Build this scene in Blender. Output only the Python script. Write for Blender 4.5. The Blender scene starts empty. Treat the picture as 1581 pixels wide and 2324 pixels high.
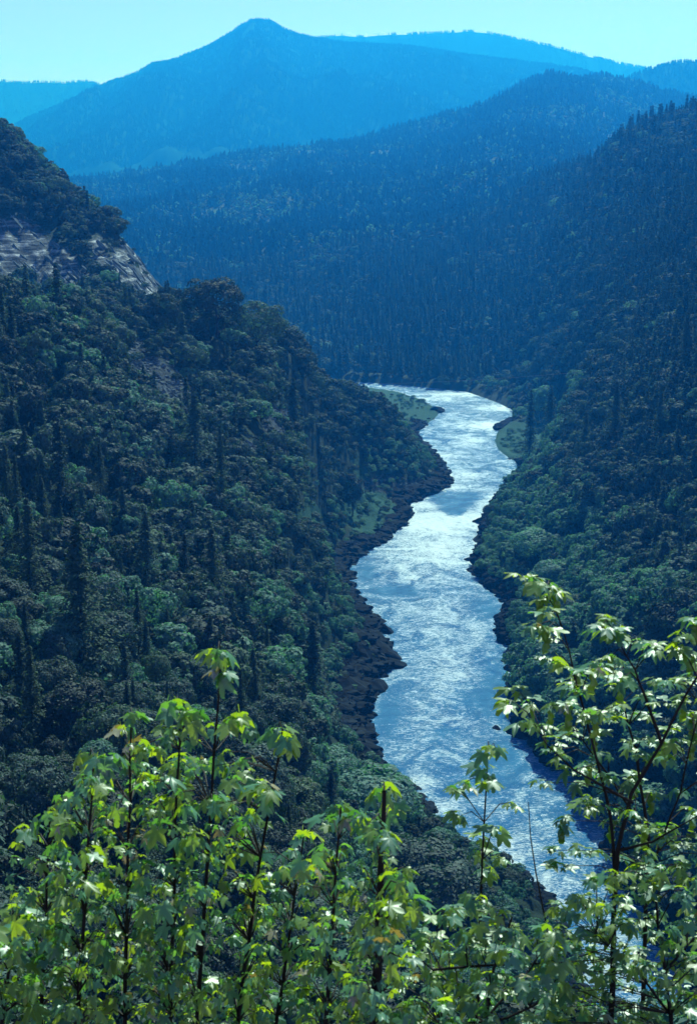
import bpy, math, random
import numpy as np
from mathutils import Matrix, Vector

R = math.radians
rnd = random.Random(7)
rng = np.random.default_rng(7)
SC = bpy.context.scene
COL = SC.collection
CAMZ = 200.0
PITCH = R(12.8)
F = 3226.4            # focal length in units of the 1581 x 2323 frame used for measuring

# ------------------------------------------------------------------ camera, sky, sun, exposure
cd = bpy.data.cameras.new('camera')
cam = bpy.data.objects.new('camera', cd); COL.objects.link(cam)
cam.location = (0, 0, CAMZ); cam.rotation_euler = (R(90) - PITCH, 0, 0)
cd.sensor_fit = 'VERTICAL'; cd.sensor_height = 36; cd.sensor_width = 24; cd.lens = 50
cd.clip_start = 0.1; cd.clip_end = 60000
cd.dof.use_dof = True; cd.dof.focus_distance = 500; cd.dof.aperture_fstop = 9
SC.camera = cam
SUN_EL, SUN_AZ = R(46), R(17)         # azimuth to the right of the view direction
w = bpy.data.worlds.new('World'); SC.world = w; w.use_nodes = True
nt = w.node_tree; nt.nodes.clear()
sky = nt.nodes.new('ShaderNodeTexSky'); sky.sky_type = 'NISHITA'; sky.sun_disc = False
sky.sun_elevation = SUN_EL; sky.sun_rotation = SUN_AZ; sky.altitude = 300; sky.dust_density = 0.1; sky.air_density = 0.8; sky.ozone_density = 2.5
tint = nt.nodes.new('ShaderNodeMix'); tint.data_type = 'RGBA'; tint.blend_type = 'MULTIPLY'
tint.inputs[0].default_value = 1.0; tint.inputs[7].default_value = (1.15, 0.95, 1.35, 1)
bg = nt.nodes.new('ShaderNodeBackground'); bg.inputs[1].default_value = 0.085
wo = nt.nodes.new('ShaderNodeOutputWorld')
nt.links.new(sky.outputs[0], tint.inputs[6]); nt.links.new(tint.outputs[2], bg.inputs[0]); nt.links.new(bg.outputs[0], wo.inputs[0])
sl = bpy.data.lights.new('sun', 'SUN'); sl.energy = 5.0; sl.angle = R(0.53); sl.color = (0.80, 0.98, 1.0)
sun = bpy.data.objects.new('sun', sl); COL.objects.link(sun)
sd = Vector((math.sin(SUN_AZ) * math.cos(SUN_EL), math.cos(SUN_AZ) * math.cos(SUN_EL), math.sin(SUN_EL)))
sun.rotation_euler = sd.to_track_quat('Z', 'Y').to_euler(); sun.location = (0, 0, 3000)
SC.view_settings.view_transform = 'Standard'; SC.view_settings.look = 'None'
SC.view_settings.exposure = 0.5; SC.view_settings.gamma = 1.0; SC.view_settings.use_curve_mapping = False
SC.render.engine = 'CYCLES'
cy = SC.cycles
cy.max_bounces = 6; cy.diffuse_bounces = 2; cy.glossy_bounces = 2; cy.transmission_bounces = 3
cy.volume_bounces = 0; cy.transparent_max_bounces = 6; cy.use_denoising = True
cy.sample_clamp_indirect = 4.0; cy.sample_clamp_direct = 0.0
cy.caustics_reflective = False; cy.caustics_refractive = False

# ------------------------------------------------------------------ picture rays -> places
def st(px, py):
    """slope of the ray through a measured point: s = x / depth, t = (z - 200) / depth"""
    a = (np.asarray(px, float) - 790.5) / F
    b = (1161.5 - np.asarray(py, float)) / F
    k = 1.0 / (math.cos(PITCH) + b * math.sin(PITCH))
    return a * k, (-math.sin(PITCH) + b * math.cos(PITCH)) * k

def pt(px, py, Y):
    s, t = st(px, py)
    return np.array([s * Y, Y, CAMZ + t * Y])

def gp(px, py, z=0.0):
    s, t = st(px, py)
    Y = -(CAMZ - z) / t
    return (float(s * Y), float(Y))

# ------------------------------------------------------------------ noise
_perm = np.random.default_rng(3).permutation(512)
_ang = np.random.default_rng(4).uniform(0, 2 * math.pi, 512)
def perlin(x, y, seed=0):
    x = np.asarray(x, float) + seed * 17.13; y = np.asarray(y, float) - seed * 9.71
    xi = np.floor(x).astype(int); yi = np.floor(y).astype(int)
    xf = x - xi; yf = y - yi
    def g(i, j, dx, dy):
        h = _ang[_perm[(i + _perm[j & 511]) & 511]]
        return np.cos(h) * dx + np.sin(h) * dy
    u = xf**3 * (xf * (xf * 6 - 15) + 10); v = yf**3 * (yf * (yf * 6 - 15) + 10)
    a = g(xi, yi, xf, yf); b = g(xi + 1, yi, xf - 1, yf)
    c = g(xi, yi + 1, xf, yf - 1); d = g(xi + 1, yi + 1, xf - 1, yf - 1)
    return 1.5 * ((a * (1 - u) + b * u) * (1 - v) + (c * (1 - u) + d * u) * v)

def fbm(x, y, n=4, seed=0, ridged=False):
    out = 0; amp = 1; tot = 0
    for i in range(n):
        p = perlin(x * 2**i, y * 2**i, seed + i * 3)
        if ridged: p = 1 - 2 * np.abs(p)
        out = out + amp * p; tot += amp; amp *= 0.5
    return out / tot

def sstep(x, a, b):
    t = np.clip((x - a) / (b - a), 0, 1); return t * t * (3 - 2 * t)

# ------------------------------------------------------------------ mesh helpers
def mesh_np(name, V, Fc, mats=(), smooth=False, idx=None):
    V = np.asarray(V, np.float32); Fc = np.asarray(Fc, np.int32)
    me = bpy.data.meshes.new(name)
    k = Fc.shape[1]
    me.vertices.add(len(V)); me.vertices.foreach_set('co', V.ravel())
    me.loops.add(Fc.size); me.loops.foreach_set('vertex_index', Fc.ravel())
    me.polygons.add(len(Fc)); me.polygons.foreach_set('loop_start', np.arange(len(Fc), dtype=np.int32) * k)
    me.update(calc_edges=True)
    if not smooth: me.shade_flat()
    else: me.shade_smooth()
    for m in mats: me.materials.append(m)
    if idx is not None: me.polygons.foreach_set('material_index', np.asarray(idx, np.int32))
    return me

def attr(me, name, arr):
    a = me.attributes.new(name, 'FLOAT', 'POINT'); a.data.foreach_set('value', np.asarray(arr, np.float32).ravel())

def link(name, data, parent=None):
    o = bpy.data.objects.new(name, data); COL.objects.link(o)
    if parent is not None: o.parent = parent
    return o

def tag(o, label=None, cat=None, group=None, kind=None):
    if label: o['label'] = label
    if cat: o['category'] = cat
    if group: o['group'] = group
    if kind: o['kind'] = kind
    return o

def thing(name, loc, label, cat, group=None, rz=0.0, sc=1.0):
    o = bpy.data.objects.new(name, None); COL.objects.link(o)
    o.location = loc; o.rotation_euler = (0, 0, rz)
    o.scale = (sc, sc, sc) if not hasattr(sc, '__len__') else sc
    o.empty_display_size = 0.5
    return tag(o, label, cat, group)

def grid_faces(nr, nc):
    i = np.arange(nr - 1)[:, None] * nc + np.arange(nc - 1)[None]
    return np.stack([i, i + 1, i + nc + 1, i + nc], -1).reshape(-1, 4)

# ------------------------------------------------------------------ materials
def nmat(name):
    m = bpy.data.materials.new(name); m.use_nodes = True
    m.node_tree.nodes.clear(); return m, m.node_tree.nodes, m.node_tree.links
def N(ns, t, **kw):
    n = ns.new(t)
    for k, v in kw.items():
        if k.startswith('i_'):
            key = k[2:]; key = int(key) if key.isdigit() else key
            n.inputs[key].default_value = v
        else: setattr(n, k, v)
    return n
def ramp(ns, stops):
    r = ns.new('ShaderNodeValToRGB'); e = r.color_ramp.elements
    while len(e) < len(stops): e.new(0.5)
    for x, (p, c) in zip(e, stops): x.position = p; x.color = (*c, 1)
    return r
def mixc(ns, ls, f, a, b, bt='MIX'):
    m = ns.new('ShaderNodeMix'); m.data_type = 'RGBA'; m.blend_type = bt
    for sock, v in ((0, f), (6, a), (7, b)):
        if isinstance(v, (int, float)): m.inputs[sock].default_value = v
        elif isinstance(v, tuple): m.inputs[sock].default_value = (*v, 1)
        else: ls.new(v, m.inputs[sock])
    return m.outputs[2]
def math_(ns, ls, op, a, b=0.0):
    m = ns.new('ShaderNodeMath'); m.operation = op
    for k, v in ((0, a), (1, b)):
        if isinstance(v, (int, float)): m.inputs[k].default_value = v
        else: ls.new(v, m.inputs[k])
    return m.outputs[0]

def foliage_mat(name, c1, c2, trans=0.35, gloss=0.06, tcol=None, rough=0.5, c3=None):
    m, ns, ls = nmat(name)
    oi = N(ns, 'ShaderNodeObjectInfo'); geo = N(ns, 'ShaderNodeNewGeometry')
    stops = [(0.0, c1), (1.0, c2)] if c3 is None else [(0.0, c1), (0.75, c2), (1.0, c3)]
    rr = ramp(ns, stops); ls.new(oi.outputs['Random'], rr.inputs[0])
    rr2 = ramp(ns, [(0, (0.65, 0.65, 0.65)), (1, (1.35, 1.35, 1.35))]); ls.new(geo.outputs['Random Per Island'], rr2.inputs[0])
    col = mixc(ns, ls, 1.0, rr.outputs[0], rr2.outputs[0], 'MULTIPLY')
    d = N(ns, 'ShaderNodeBsdfDiffuse'); ls.new(col, d.inputs[0])
    t = N(ns, 'ShaderNodeBsdfTranslucent')
    tc = mixc(ns, ls, 1.0, col, tcol if tcol else (1.3, 1.5, 0.7), 'MULTIPLY'); ls.new(tc, t.inputs[0])
    g = N(ns, 'ShaderNodeBsdfGlossy', i_Roughness=rough); g.inputs[0].default_value = (1, 1, 1, 1)
    a = N(ns, 'ShaderNodeMixShader', i_0=trans); ls.new(d.outputs[0], a.inputs[1]); ls.new(t.outputs[0], a.inputs[2])
    b = N(ns, 'ShaderNodeMixShader', i_0=gloss); ls.new(a.outputs[0], b.inputs[1]); ls.new(g.outputs[0], b.inputs[2])
    o = N(ns, 'ShaderNodeOutputMaterial'); ls.new(b.outputs[0], o.inputs[0])
    return m

def simple_mat(name, col, rough=0.8, noise=0.0, scale=3.0):
    m, ns, ls = nmat(name)
    p = N(ns, 'ShaderNodeBsdfPrincipled', i_Roughness=rough); p.inputs['Specular IOR Level'].default_value = 0.04; o = N(ns, 'ShaderNodeOutputMaterial')
    if noise:
        tc = N(ns, 'ShaderNodeTexCoord'); n = N(ns, 'ShaderNodeTexNoise', i_Scale=scale, i_Detail=6.0)
        ls.new(tc.outputs['Object'], n.inputs[0])
        r = ramp(ns, [(0.3, tuple(c * (1 - noise) for c in col)), (0.7, tuple(c * (1 + noise) for c in col))])
        ls.new(n.outputs[0], r.inputs[0]); ls.new(r.outputs[0], p.inputs['Base Color'])
        bmp = N(ns, 'ShaderNodeBump', i_Strength=0.6, i_Distance=0.3); ls.new(n.outputs[0], bmp.inputs['Height']); ls.new(bmp.outputs[0], p.inputs['Normal'])
    else: p.inputs['Base Color'].default_value = (*col, 1)
    ls.new(p.outputs[0], o.inputs[0]); return m

def terrain_mat():
    m, ns, ls = nmat('valley_ground')
    tc = N(ns, 'ShaderNodeTexCoord')
    n1 = N(ns, 'ShaderNodeTexNoise', i_Scale=0.06, i_Detail=9.0, i_Roughness=0.65); ls.new(tc.outputs['Object'], n1.inputs[0])
    n2 = N(ns, 'ShaderNodeTexNoise', i_Scale=0.5, i_Detail=8.0, i_Roughness=0.7); ls.new(tc.outputs['Object'], n2.inputs[0])
    soil = ramp(ns, [(0.3, (0.010, 0.022, 0.016)), (0.5, (0.022, 0.042, 0.028)), (0.7, (0.055, 0.075, 0.06))]); ls.new(n1.outputs[0], soil.inputs[0])
    # rock: strata stretched down the dip
    mp = N(ns, 'ShaderNodeMapping'); mp.inputs['Rotation'].default_value = (0, R(50), R(15)); mp.inputs['Scale'].default_value = (0.05, 0.10, 0.45)
    ls.new(tc.outputs['Object'], mp.inputs[0])
    n3 = N(ns, 'ShaderNodeTexNoise', i_Scale=1.0, i_Detail=9.0, i_Roughness=0.7, i_Distortion=0.6); ls.new(mp.outputs[0], n3.inputs[0])
    rock = ramp(ns, [(0.30, (0.010, 0.014, 0.018)), (0.43, (0.035, 0.042, 0.05)), (0.53, (0.12, 0.14, 0.155)), (0.62, (0.50, 0.53, 0.54))]); ls.new(n3.outputs[0], rock.inputs[0])
    scree = ramp(ns, [(0.35, (0.016, 0.024, 0.030)), (0.58, (0.055, 0.072, 0.085)), (0.72, (0.15, 0.18, 0.20))]); ls.new(n2.outputs[0], scree.inputs[0])
    wet = ramp(ns, [(0.35, (0.003, 0.005, 0.008)), (0.65, (0.014, 0.019, 0.025))]); ls.new(n2.outputs[0], wet.inputs[0])
    mead = ramp(ns, [(0.35, (0.012, 0.055, 0.040)), (0.6, (0.025, 0.085, 0.062)), (0.72, (0.09, 0.14, 0.125))]); ls.new(n2.outputs[0], mead.inputs[0])
    def at(nm): return N(ns, 'ShaderNodeAttribute', attribute_name=nm).outputs['Fac']
    def edge(a):    # break the mask up with noise
        s = math_(ns, ls, 'MULTIPLY', math_(ns, ls, 'SUBTRACT', n2.outputs[0], 0.5), 1.1)
        s = math_(ns, ls, 'ADD', a, s)
        mr = N(ns, 'ShaderNodeMapRange', i_1=0.40, i_2=0.60); ls.new(s, mr.inputs[0]); return mr.outputs[0]
    c = mixc(ns, ls, edge(at('meadow')), soil.outputs[0], mead.outputs[0])
    c = mixc(ns, ls, edge(at('scree')), c, scree.outputs[0])
    c = mixc(ns, ls, edge(at('cliff')), c, rock.outputs[0])
    c = mixc(ns, ls, edge(at('wet')), c, wet.outputs[0])
    p = N(ns, 'ShaderNodeBsdfPrincipled', i_Roughness=0.9); p.inputs['Specular IOR Level'].default_value = 0.1; ls.new(c, p.inputs['Base Color'])
    hs = math_(ns, ls, 'ADD', n2.outputs[0], math_(ns, ls, 'MULTIPLY', n3.outputs[0], at('cliff')))
    b = N(ns, 'ShaderNodeBump', i_Strength=0.9, i_Distance=1.6); ls.new(hs, b.inputs['Height']); ls.new(b.outputs[0], p.inputs['Normal'])
    o = N(ns, 'ShaderNodeOutputMaterial'); ls.new(p.outputs[0], o.inputs[0]); return m

def forest_ground_mat(name, c1, c2, c3):
    m, ns, ls = nmat(name)
    tc = N(ns, 'ShaderNodeTexCoord')
    n1 = N(ns, 'ShaderNodeTexNoise', i_Scale=0.0022, i_Detail=8.0, i_Roughness=0.6); ls.new(tc.outputs['Object'], n1.inputs[0])
    n2 = N(ns, 'ShaderNodeTexNoise', i_Scale=0.03, i_Detail=5.0, i_Roughness=0.7); ls.new(tc.outputs['Object'], n2.inputs[0])
    r = ramp(ns, [(0.35, c1), (0.6, c2), (0.72, c3)])
    s = math_(ns, ls, 'ADD', math_(ns, ls, 'MULTIPLY', n1.outputs[0], 0.6), math_(ns, ls, 'MULTIPLY', n2.outputs[0], 0.4)); ls.new(s, r.inputs[0])
    p = N(ns, 'ShaderNodeBsdfPrincipled', i_Roughness=0.95); p.inputs['Specular IOR Level'].default_value = 0.0; ls.new(r.outputs[0], p.inputs['Base Color'])
    b = N(ns, 'ShaderNodeBump', i_Strength=0.3, i_Distance=5.0); ls.new(n2.outputs[0], b.inputs['Height']); ls.new(b.outputs[0], p.inputs['Normal'])
    o = N(ns, 'ShaderNodeOutputMaterial'); ls.new(p.outputs[0], o.inputs[0]); return m

def water_mat():
    m, ns, ls = nmat('river_water')
    tc = N(ns, 'ShaderNodeTexCoord')
    def nz(scale, sx, sy, det, dist=0.0, rough=0.6, seed=0.0):
        mp = N(ns, 'ShaderNodeMapping'); mp.inputs['Scale'].default_value = (sx, sy, 1); mp.inputs['Rotation'].default_value = (0, 0, R(-8)); mp.inputs['Location'].default_value = (seed, seed * 2, 0)
        ls.new(tc.outputs['Object'], mp.inputs[0])
        n = N(ns, 'ShaderNodeTexNoise', i_Scale=scale, i_Detail=det, i_Roughness=rough, i_Distortion=dist); ls.new(mp.outputs[0], n.inputs[0]); return n.outputs[0]
    big = nz(0.06, 0.8, 0.7, 6, 2.0, 0.62, 3)
    fine = nz(0.60, 0.45, 1.0, 9, 2.6, 0.74, 11)
    rip = nz(1.3, 1.0, 1.0, 5, 0.3, 0.6, 5)
    fa = N(ns, 'ShaderNodeAttribute', attribute_name='foam_glare').outputs['Fac']
    s = math_(ns, ls, 'ADD', math_(ns, ls, 'MULTIPLY', big, 0.36), math_(ns, ls, 'MULTIPLY', fine, 0.76))
    s = math_(ns, ls, 'ADD', s, math_(ns, ls, 'MULTIPLY', fa, 0.15))
    mr = N(ns, 'ShaderNodeMapRange', i_1=0.565, i_2=0.665); ls.new(s, mr.inputs[0])
    foam_glare = mr.outputs[0]
    deep = ramp(ns, [(0.35, (0.035, 0.185, 0.44)), (0.65, (0.07, 0.29, 0.56))]); ls.new(big, deep.inputs[0])
    c = mixc(ns, ls, foam_glare, deep.outputs[0], (0.74, 0.86, 0.95))  # near-white colour serves both real foam and painted sun sparkle and glare
    p = N(ns, 'ShaderNodeBsdfPrincipled', i_IOR=1.33); ls.new(c, p.inputs['Base Color'])
    rg = N(ns, 'ShaderNodeMapRange', i_3=0.16, i_4=0.6); ls.new(foam_glare, rg.inputs[0]); ls.new(rg.outputs[0], p.inputs['Roughness'])
    h = math_(ns, ls, 'ADD', math_(ns, ls, 'MULTIPLY', fine, 1.0), math_(ns, ls, 'MULTIPLY', rip, 0.35))
    b = N(ns, 'ShaderNodeBump', i_Strength=1.0, i_Distance=1.15); ls.new(h, b.inputs['Height']); ls.new(b.outputs[0], p.inputs['Normal'])
    o = N(ns, 'ShaderNodeOutputMaterial'); ls.new(p.outputs[0], o.inputs[0]); return m

M_ground = terrain_mat()
M_water = water_mat()
M_far = forest_ground_mat('far_forest_floor', (0.010, 0.042, 0.034), (0.018, 0.062, 0.05), (0.06, 0.11, 0.10))
M_rock = simple_mat('wet_slate', (0.010, 0.014, 0.018), 0.9, 0.9, 1.6)
M_rockl = simple_mat('pale_slate', (0.10, 0.125, 0.14), 0.9, 0.6, 0.5)
M_snow = simple_mat('old_snow', (0.85, 0.88, 0.9), 0.7)
M_bark = simple_mat('bark', (0.035, 0.03, 0.028), 0.9, 0.4, 3.0)
M_barkl = simple_mat('grey_bark', (0.075, 0.07, 0.065), 0.85, 0.4, 6.0)
M_cable = simple_mat('cable_steel', (0.3, 0.3, 0.3), 0.5)
FOL = {
 'dark': foliage_mat('dark_foliage', (0.007, 0.024, 0.018), (0.026, 0.060, 0.038), gloss=.03, rough=.7),
 'grey': foliage_mat('grey_green_foliage', (0.018, 0.050, 0.042), (0.050, 0.098, 0.078), gloss=.03, rough=.7, c3=(0.050, 0.100, 0.050)),
 'bright': foliage_mat('fresh_foliage', (0.050, 0.145, 0.11), (0.095, 0.215, 0.16), trans=0.45, gloss=.03, rough=.7),
}
FOL['pale'] = foliage_mat('pale_brush', (0.075, 0.185, 0.15), (0.12, 0.26, 0.21), trans=.45, gloss=.03, rough=.7)
M_con = foliage_mat('conifer_needles', (0.012, 0.038, 0.030), (0.048, 0.100, 0.068), trans=0.2, gloss=0.02, rough=.7)
M_cfar = foliage_mat('distant_needles', (0.010, 0.045, 0.036), (0.026, 0.085, 0.068), trans=0.1, gloss=0.0)
M_con2 = foliage_mat('conifer_needles_light', (0.022, 0.055, 0.032), (0.045, 0.085, 0.045), trans=0.3, gloss=0.02, rough=.7)

# ------------------------------------------------------------------ river course (world points of both banks)
left_img = [(845,882),(900,888),(950,905),(1000,932),(985,950),(955,968),(930,980),(945,1000),(975,1030),(1000,1060),(1014,1098),(985,1115),(940,1135),(907,1146),(926,1170),(905,1190),(880,1215),(830,1255),(797,1275),(792,1310),(803,1350),(828,1370),(850,1400),(868,1440),(885,1475),(890,1515),(862,1555),(852,1600),(838,1640),(845,1690),(862,1715),(900,1752),(945,1785),(978,1820),(1005,1855),(1055,1895),(1110,1935),(1180,1970),(1222,2020),(1262,2100),(1300,2200),(1330,2323)]
right_img = [(1190,944),(1160,958),(1132,970),(1122,1000),(1130,1020),(1155,1040),(1190,1055),(1190,1078),(1160,1100),(1120,1130),(1095,1170),(1080,1200),(1088,1235),(1066,1275),(1078,1310),(1110,1335),(1148,1372),(1132,1410),(1128,1450),(1150,1500),(1160,1530),(1145,1570),(1160,1620),(1160,1650),(1195,1690),(1235,1725),(1290,1785),(1335,1850),(1400,1950),(1480,2100),(1581,2250)]
top_img = [(840,868),(950,877),(1060,889),(1130,914)]
L = [gp(*p) for p in left_img]; Rr = [gp(*p) for p in right_img]; T = [gp(*p) for p in top_img]
L = [(a - 4.5 * (385 < b < 800), b) for a, b in L]; Rr = [(a + 4.5 * (430 < b < 950), b) for a, b in Rr]
poly = [(-520, 1620), (-120, 1545)] + T + Rr + [(118, 285), (190, 235), (330, 190), (330, 130), (190, 170), (100, 225), (72, 268)] + L[::-1] + [(-20, 1450), (-120, 1440), (-520, 1500)]
poly = np.array(poly)

def poly_sd(x, y, P=poly):
    """signed distance, negative in the water"""
    x = np.asarray(x, float).ravel(); y = np.asarray(y, float).ravel()
    d2 = np.full(x.shape, 1e12); ins = np.zeros(x.shape, bool)
    for (x0, y0), (x1, y1) in zip(P, np.roll(P, -1, 0)):
        dx, dy = x1 - x0, y1 - y0
        t = np.clip(((x - x0) * dx + (y - y0) * dy) / (dx * dx + dy * dy), 0, 1)
        d2 = np.minimum(d2, (x - x0 - t * dx)**2 + (y - y0 - t * dy)**2)
        c = (y0 > y) != (y1 > y)
        with np.errstate(divide='ignore', invalid='ignore'):
            c &= x < (x1 - x0) * (y - y0) / (y1 - y0 if y1 != y0 else 1e-9) + x0
        ins ^= c
    d = np.sqrt(d2); return np.where(ins, -d, d)

# ------------------------------------------------------------------ valley heights: measured ground points, smooth surface through them
C = [  # (px, py, depth)
 (0,715,520),(200,735,560),(370,755,620),(480,735,660),(600,800,730),(700,850,800),(830,950,880),(920,1030,925),
 (0,620,760),(200,645,740),(350,690,745),(0,300,870),(50,355,865),(100,410,855),(160,455,850),(230,505,840),(290,570,820),(340,640,800),(368,690,775),(100,560,790),(200,590,780),
 (0,2323,150),(0,2100,185),(0,1800,235),(0,1500,290),(0,1200,370),(0,900,455),
 (300,2323,160),(300,2000,210),(300,1700,265),(300,1400,350),(300,1100,460),(300,850,560),
 (500,2323,175),(500,2000,230),(500,1700,300),(500,1400,390),(500,1100,510),(500,850,630),
 (700,2323,200),(700,2000,265),(700,1740,350),(700,1540,430),(700,1250,550),(700,1000,690),
 (800,1100,830),(850,1000,850),(760,1250,700),(750,1590,520),(780,1490,560),(750,1820,410),(800,1900,390),(900,2010,365),(1000,2110,335),(1100,2210,305),(1200,2310,275),(1000,2323,250),(1300,2323,270),
 (1581,1700,395),(1581,1500,440),(1581,1200,570),(1581,900,720),(1581,600,1020),(1581,400,1370),(1581,270,1750),
 (1400,1600,455),(1400,1400,535),(1400,1200,650),(1400,1000,780),(1400,800,980),(1400,600,1260),(1400,450,1560),(1400,330,1850),
 (1250,1450,610),(1250,1250,700),(1250,1100,830),(1250,1000,960),(1250,850,1220),(1250,700,1480),(1250,520,1900),(1250,430,2200),
 (1100,850,1530),(1100,810,1570),(1100,700,1750),(1100,500,2350),(1100,400,2900),(1100,300,3900),
 (980,840,1560),(980,800,1590),(960,700,1800),(950,600,2150),(950,450,3000),(950,360,3900),
 (700,750,1850),(700,600,2280),(700,450,3100),(700,390,3900),(450,620,2350),(450,500,3000),(450,430,3800),(250,560,2650),(250,480,3500),
 (200,430,4400),(350,408,4400),(480,385,4400),(600,365,4500),(750,345,4500),(850,322,4600),(920,305,4700),(1000,283,4800),(1100,256,4900),(1180,216,5000),(1260,196,5200),(1400,200,5200),(1500,228,5200),(1581,250,5200),(1400,270,4200),(1581,300,4300),
]
D = [  # (s, depth, z) for ground the camera cannot see
 (-.36,480,190),(-.40,700,235),(-.36,900,290),(-.25,640,128),(-.12,680,118),(-.20,1080,110),(-.12,1000,50),(-.05,1050,22),(-.3,1200,120),(-.24,1350,20),(-.1,1250,12),(-.3,1750,60),(-.3,2600,140),(-.2,1700,20),
 (-.3,4400,240),(-.4,3000,300),(.32,480,70),(.36,900,190),(.38,1400,330),(.40,2200,360),(.40,4000,450),(.2,2350,185),(.26,2500,230),(.24,3000,230),(.3,5200,560),(.4,5200,560),
 (-.35,300,125),(-.35,150,118),(.35,330,30),
]
for s_ in (-.45, -.25, -.1, .0, .1, .25, .45):
    for Y_ in (3, 8, 20, 50, 100): D.append((s_, Y_, 200 - 1.5 - 0.72 * Y_))
    D += [(s_, 5800, 330 if s_ > 0 else 190), (s_, 7000, 120), (s_, 20000, 60)]
for (x, y) in L[4:-3:2] + Rr[::2] + T: D.append((x / y, y, 1.0))
q = np.array([[*st(a, b), Y] for a, b, Y in C]); cs, ct, cY = q[:, 0], q[:, 1], q[:, 2]
dd = np.array(D); cs = np.r_[cs, dd[:, 0]]; ct = np.r_[ct, (dd[:, 2] - CAMZ) / dd[:, 1]]; cY = np.r_[cY, dd[:, 1]]
KS = 3.2
def U(s, Y): return np.stack([np.asarray(s) * KS, np.log(np.asarray(Y))], -1)
P0 = U(cs, cY)
def phi(r2): return 0.5 * r2 * np.log(r2 + 1e-9)
A = phi(((P0[:, None] - P0[None])**2).sum(-1)) + np.eye(len(P0)) * 2e-4
Q = np.c_[np.ones(len(P0)), P0]
sol = np.linalg.solve(np.block([[A, Q], [Q.T, np.zeros((3, 3))]]), np.r_[ct, 0, 0, 0])
W, B0 = sol[:-3], sol[-3:]
def base_t(s, Y):
    u = U(s, Y).reshape(-1, 2); out = np.zeros(len(u))
    for i in range(0, len(u), 40000):
        v = u[i:i + 40000]; out[i:i + 40000] = phi(((v[:, None] - P0[None])**2).sum(-1)) @ W + B0[0] + v @ B0[1:]
    return out

def blob(x, y, lst):
    m = np.zeros_like(x)
    for cx, cyy, rx, ry in lst: m = np.maximum(m, np.exp(-(((x - cx) / rx)**2 + ((y - cyy) / ry)**2)))
    return m
def iblob(px, py, lst):
    m = np.zeros_like(px)
    for cx, cyy, rx, ry in lst: m = np.maximum(m, np.exp(-(((px - cx) / rx)**2 + ((py - cyy) / ry)**2)))
    return m
BARS = [(*gp(890, 915), 40, 110), (*gp(955, 945), 16, 45), (*gp(1185, 1010), 24, 75), (*gp(1230, 1000), 20, 60)]
FLAT = [(*gp(850, 1170), 15, 26), (*gp(820, 1205), 15, 28)]

rows = np.unique(np.r_[np.geomspace(3, 120, 36), np.geomspace(120, 1700, 620), np.geomspace(1700, 6300, 250), np.geomspace(6300, 13500, 12)])
cols = np.r_[np.linspace(-0.62, -0.30, 22)[:-1], np.linspace(-0.30, 0.34, 400), np.linspace(0.34, 0.66, 22)[1:]]
S, Yg = np.meshgrid(cols, rows)
# solve the smooth surface on a coarser grid, then interpolate
rc = np.geomspace(3, 13500, 230); cc = np.linspace(-0.66, 0.68, 150)
Sc, Yc = np.meshgrid(cc, rc); Tc = base_t(Sc, Yc).reshape(Sc.shape)
def bil(Tab, s, Y):
    fx = np.clip((s - cc[0]) / (cc[1] - cc[0]), 0, len(cc) - 1.001); fy = np.clip(np.log(Y / rc[0]) / math.log(rc[1] / rc[0]), 0, len(rc) - 1.001)
    i = fx.astype(int); j = fy.astype(int); a = fx - i; b = fy - j
    return Tab[j, i] * (1 - a) * (1 - b) + Tab[j, i + 1] * a * (1 - b) + Tab[j + 1, i] * (1 - a) * b + Tab[j + 1, i + 1] * a * b
X = S * Yg
z = CAMZ + bil(Tc, S, Yg) * Yg
sdist = poly_sd(X, Yg).reshape(X.shape)
land = sstep(sdist, 3, 45) * sstep(Yg, 40, 160)
z += land * (5.0 * fbm(X / 85, Yg / 85, 3, 1) + 1.7 * fbm(X / 20, Yg / 20, 3, 5) + 0.5 * fbm(X / 5, Yg / 5, 2, 9)) * (1 - 0.6 * sstep(Yg, 1400, 2500))
farm = sstep(Yg, 1600, 2600) * (1 - sstep(Yg, 5400, 6200))
z += farm * (34 * fbm(X / 330 + Yg / 1100, Yg / 800, 3, 21, True) - 8 + 5 * fbm(X / 70 + Yg / 300, Yg / 160, 3, 24))
d = np.maximum(sdist, 0)
# steep rocky banks, low bars
bar = np.clip(blob(X, Yg, BARS) * 1.6, 0, 1); flat = np.clip(blob(X, Yg, FLAT) * 1.4, 0, 1)
RB = np.where(X > np.interp(Yg, [300, 400, 500, 700, 900, 1250, 1500], [60, 70, 50, 60, 75, 120, 150]), 1.0, 0.0)
bank = 0.35 + (0.60 + 0.65 * RB * (Yg > 330) * (Yg < 570)) * d + 1.8 * np.clip(fbm(X / 9, Yg / 9, 4, 33, True), -.4, 1) * sstep(d, .5, 6)
z = np.where(d < 60, bank + (z - bank) * sstep(d, 2, 42), z)
z = np.maximum(z, 0.3 + 0.12 * np.minimum(d, 60))
low = 0.5 + 0.045 * d + 0.3 * fbm(X / 12, Yg / 12, 3, 40)
z = z * (1 - bar) + low * bar
z = z * (1 - 0.75 * flat) + (0.7 + 0.16 * d) * 0.75 * flat
LG = blob(X, Yg, [(*gp(850, 1500), 34, 70), (*gp(820, 1640), 30, 50)])
rockb = np.clip(sstep(sdist, 0, 4) * (1 - sstep(sdist, 9 + 16 * LG, 18 + 18 * LG)) * (1 - bar) * (1 - flat) * (Yg < 1250) * (Yg > 300), 0, 1)
qq = X * 0.75 - Yg * 0.35 + 5 * fbm(X / 18, Yg / 18, 3, 61); tt = (qq / 9.5) % 1.0; t2 = ((qq + z * .8) / 4.1) % 1.0
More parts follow.
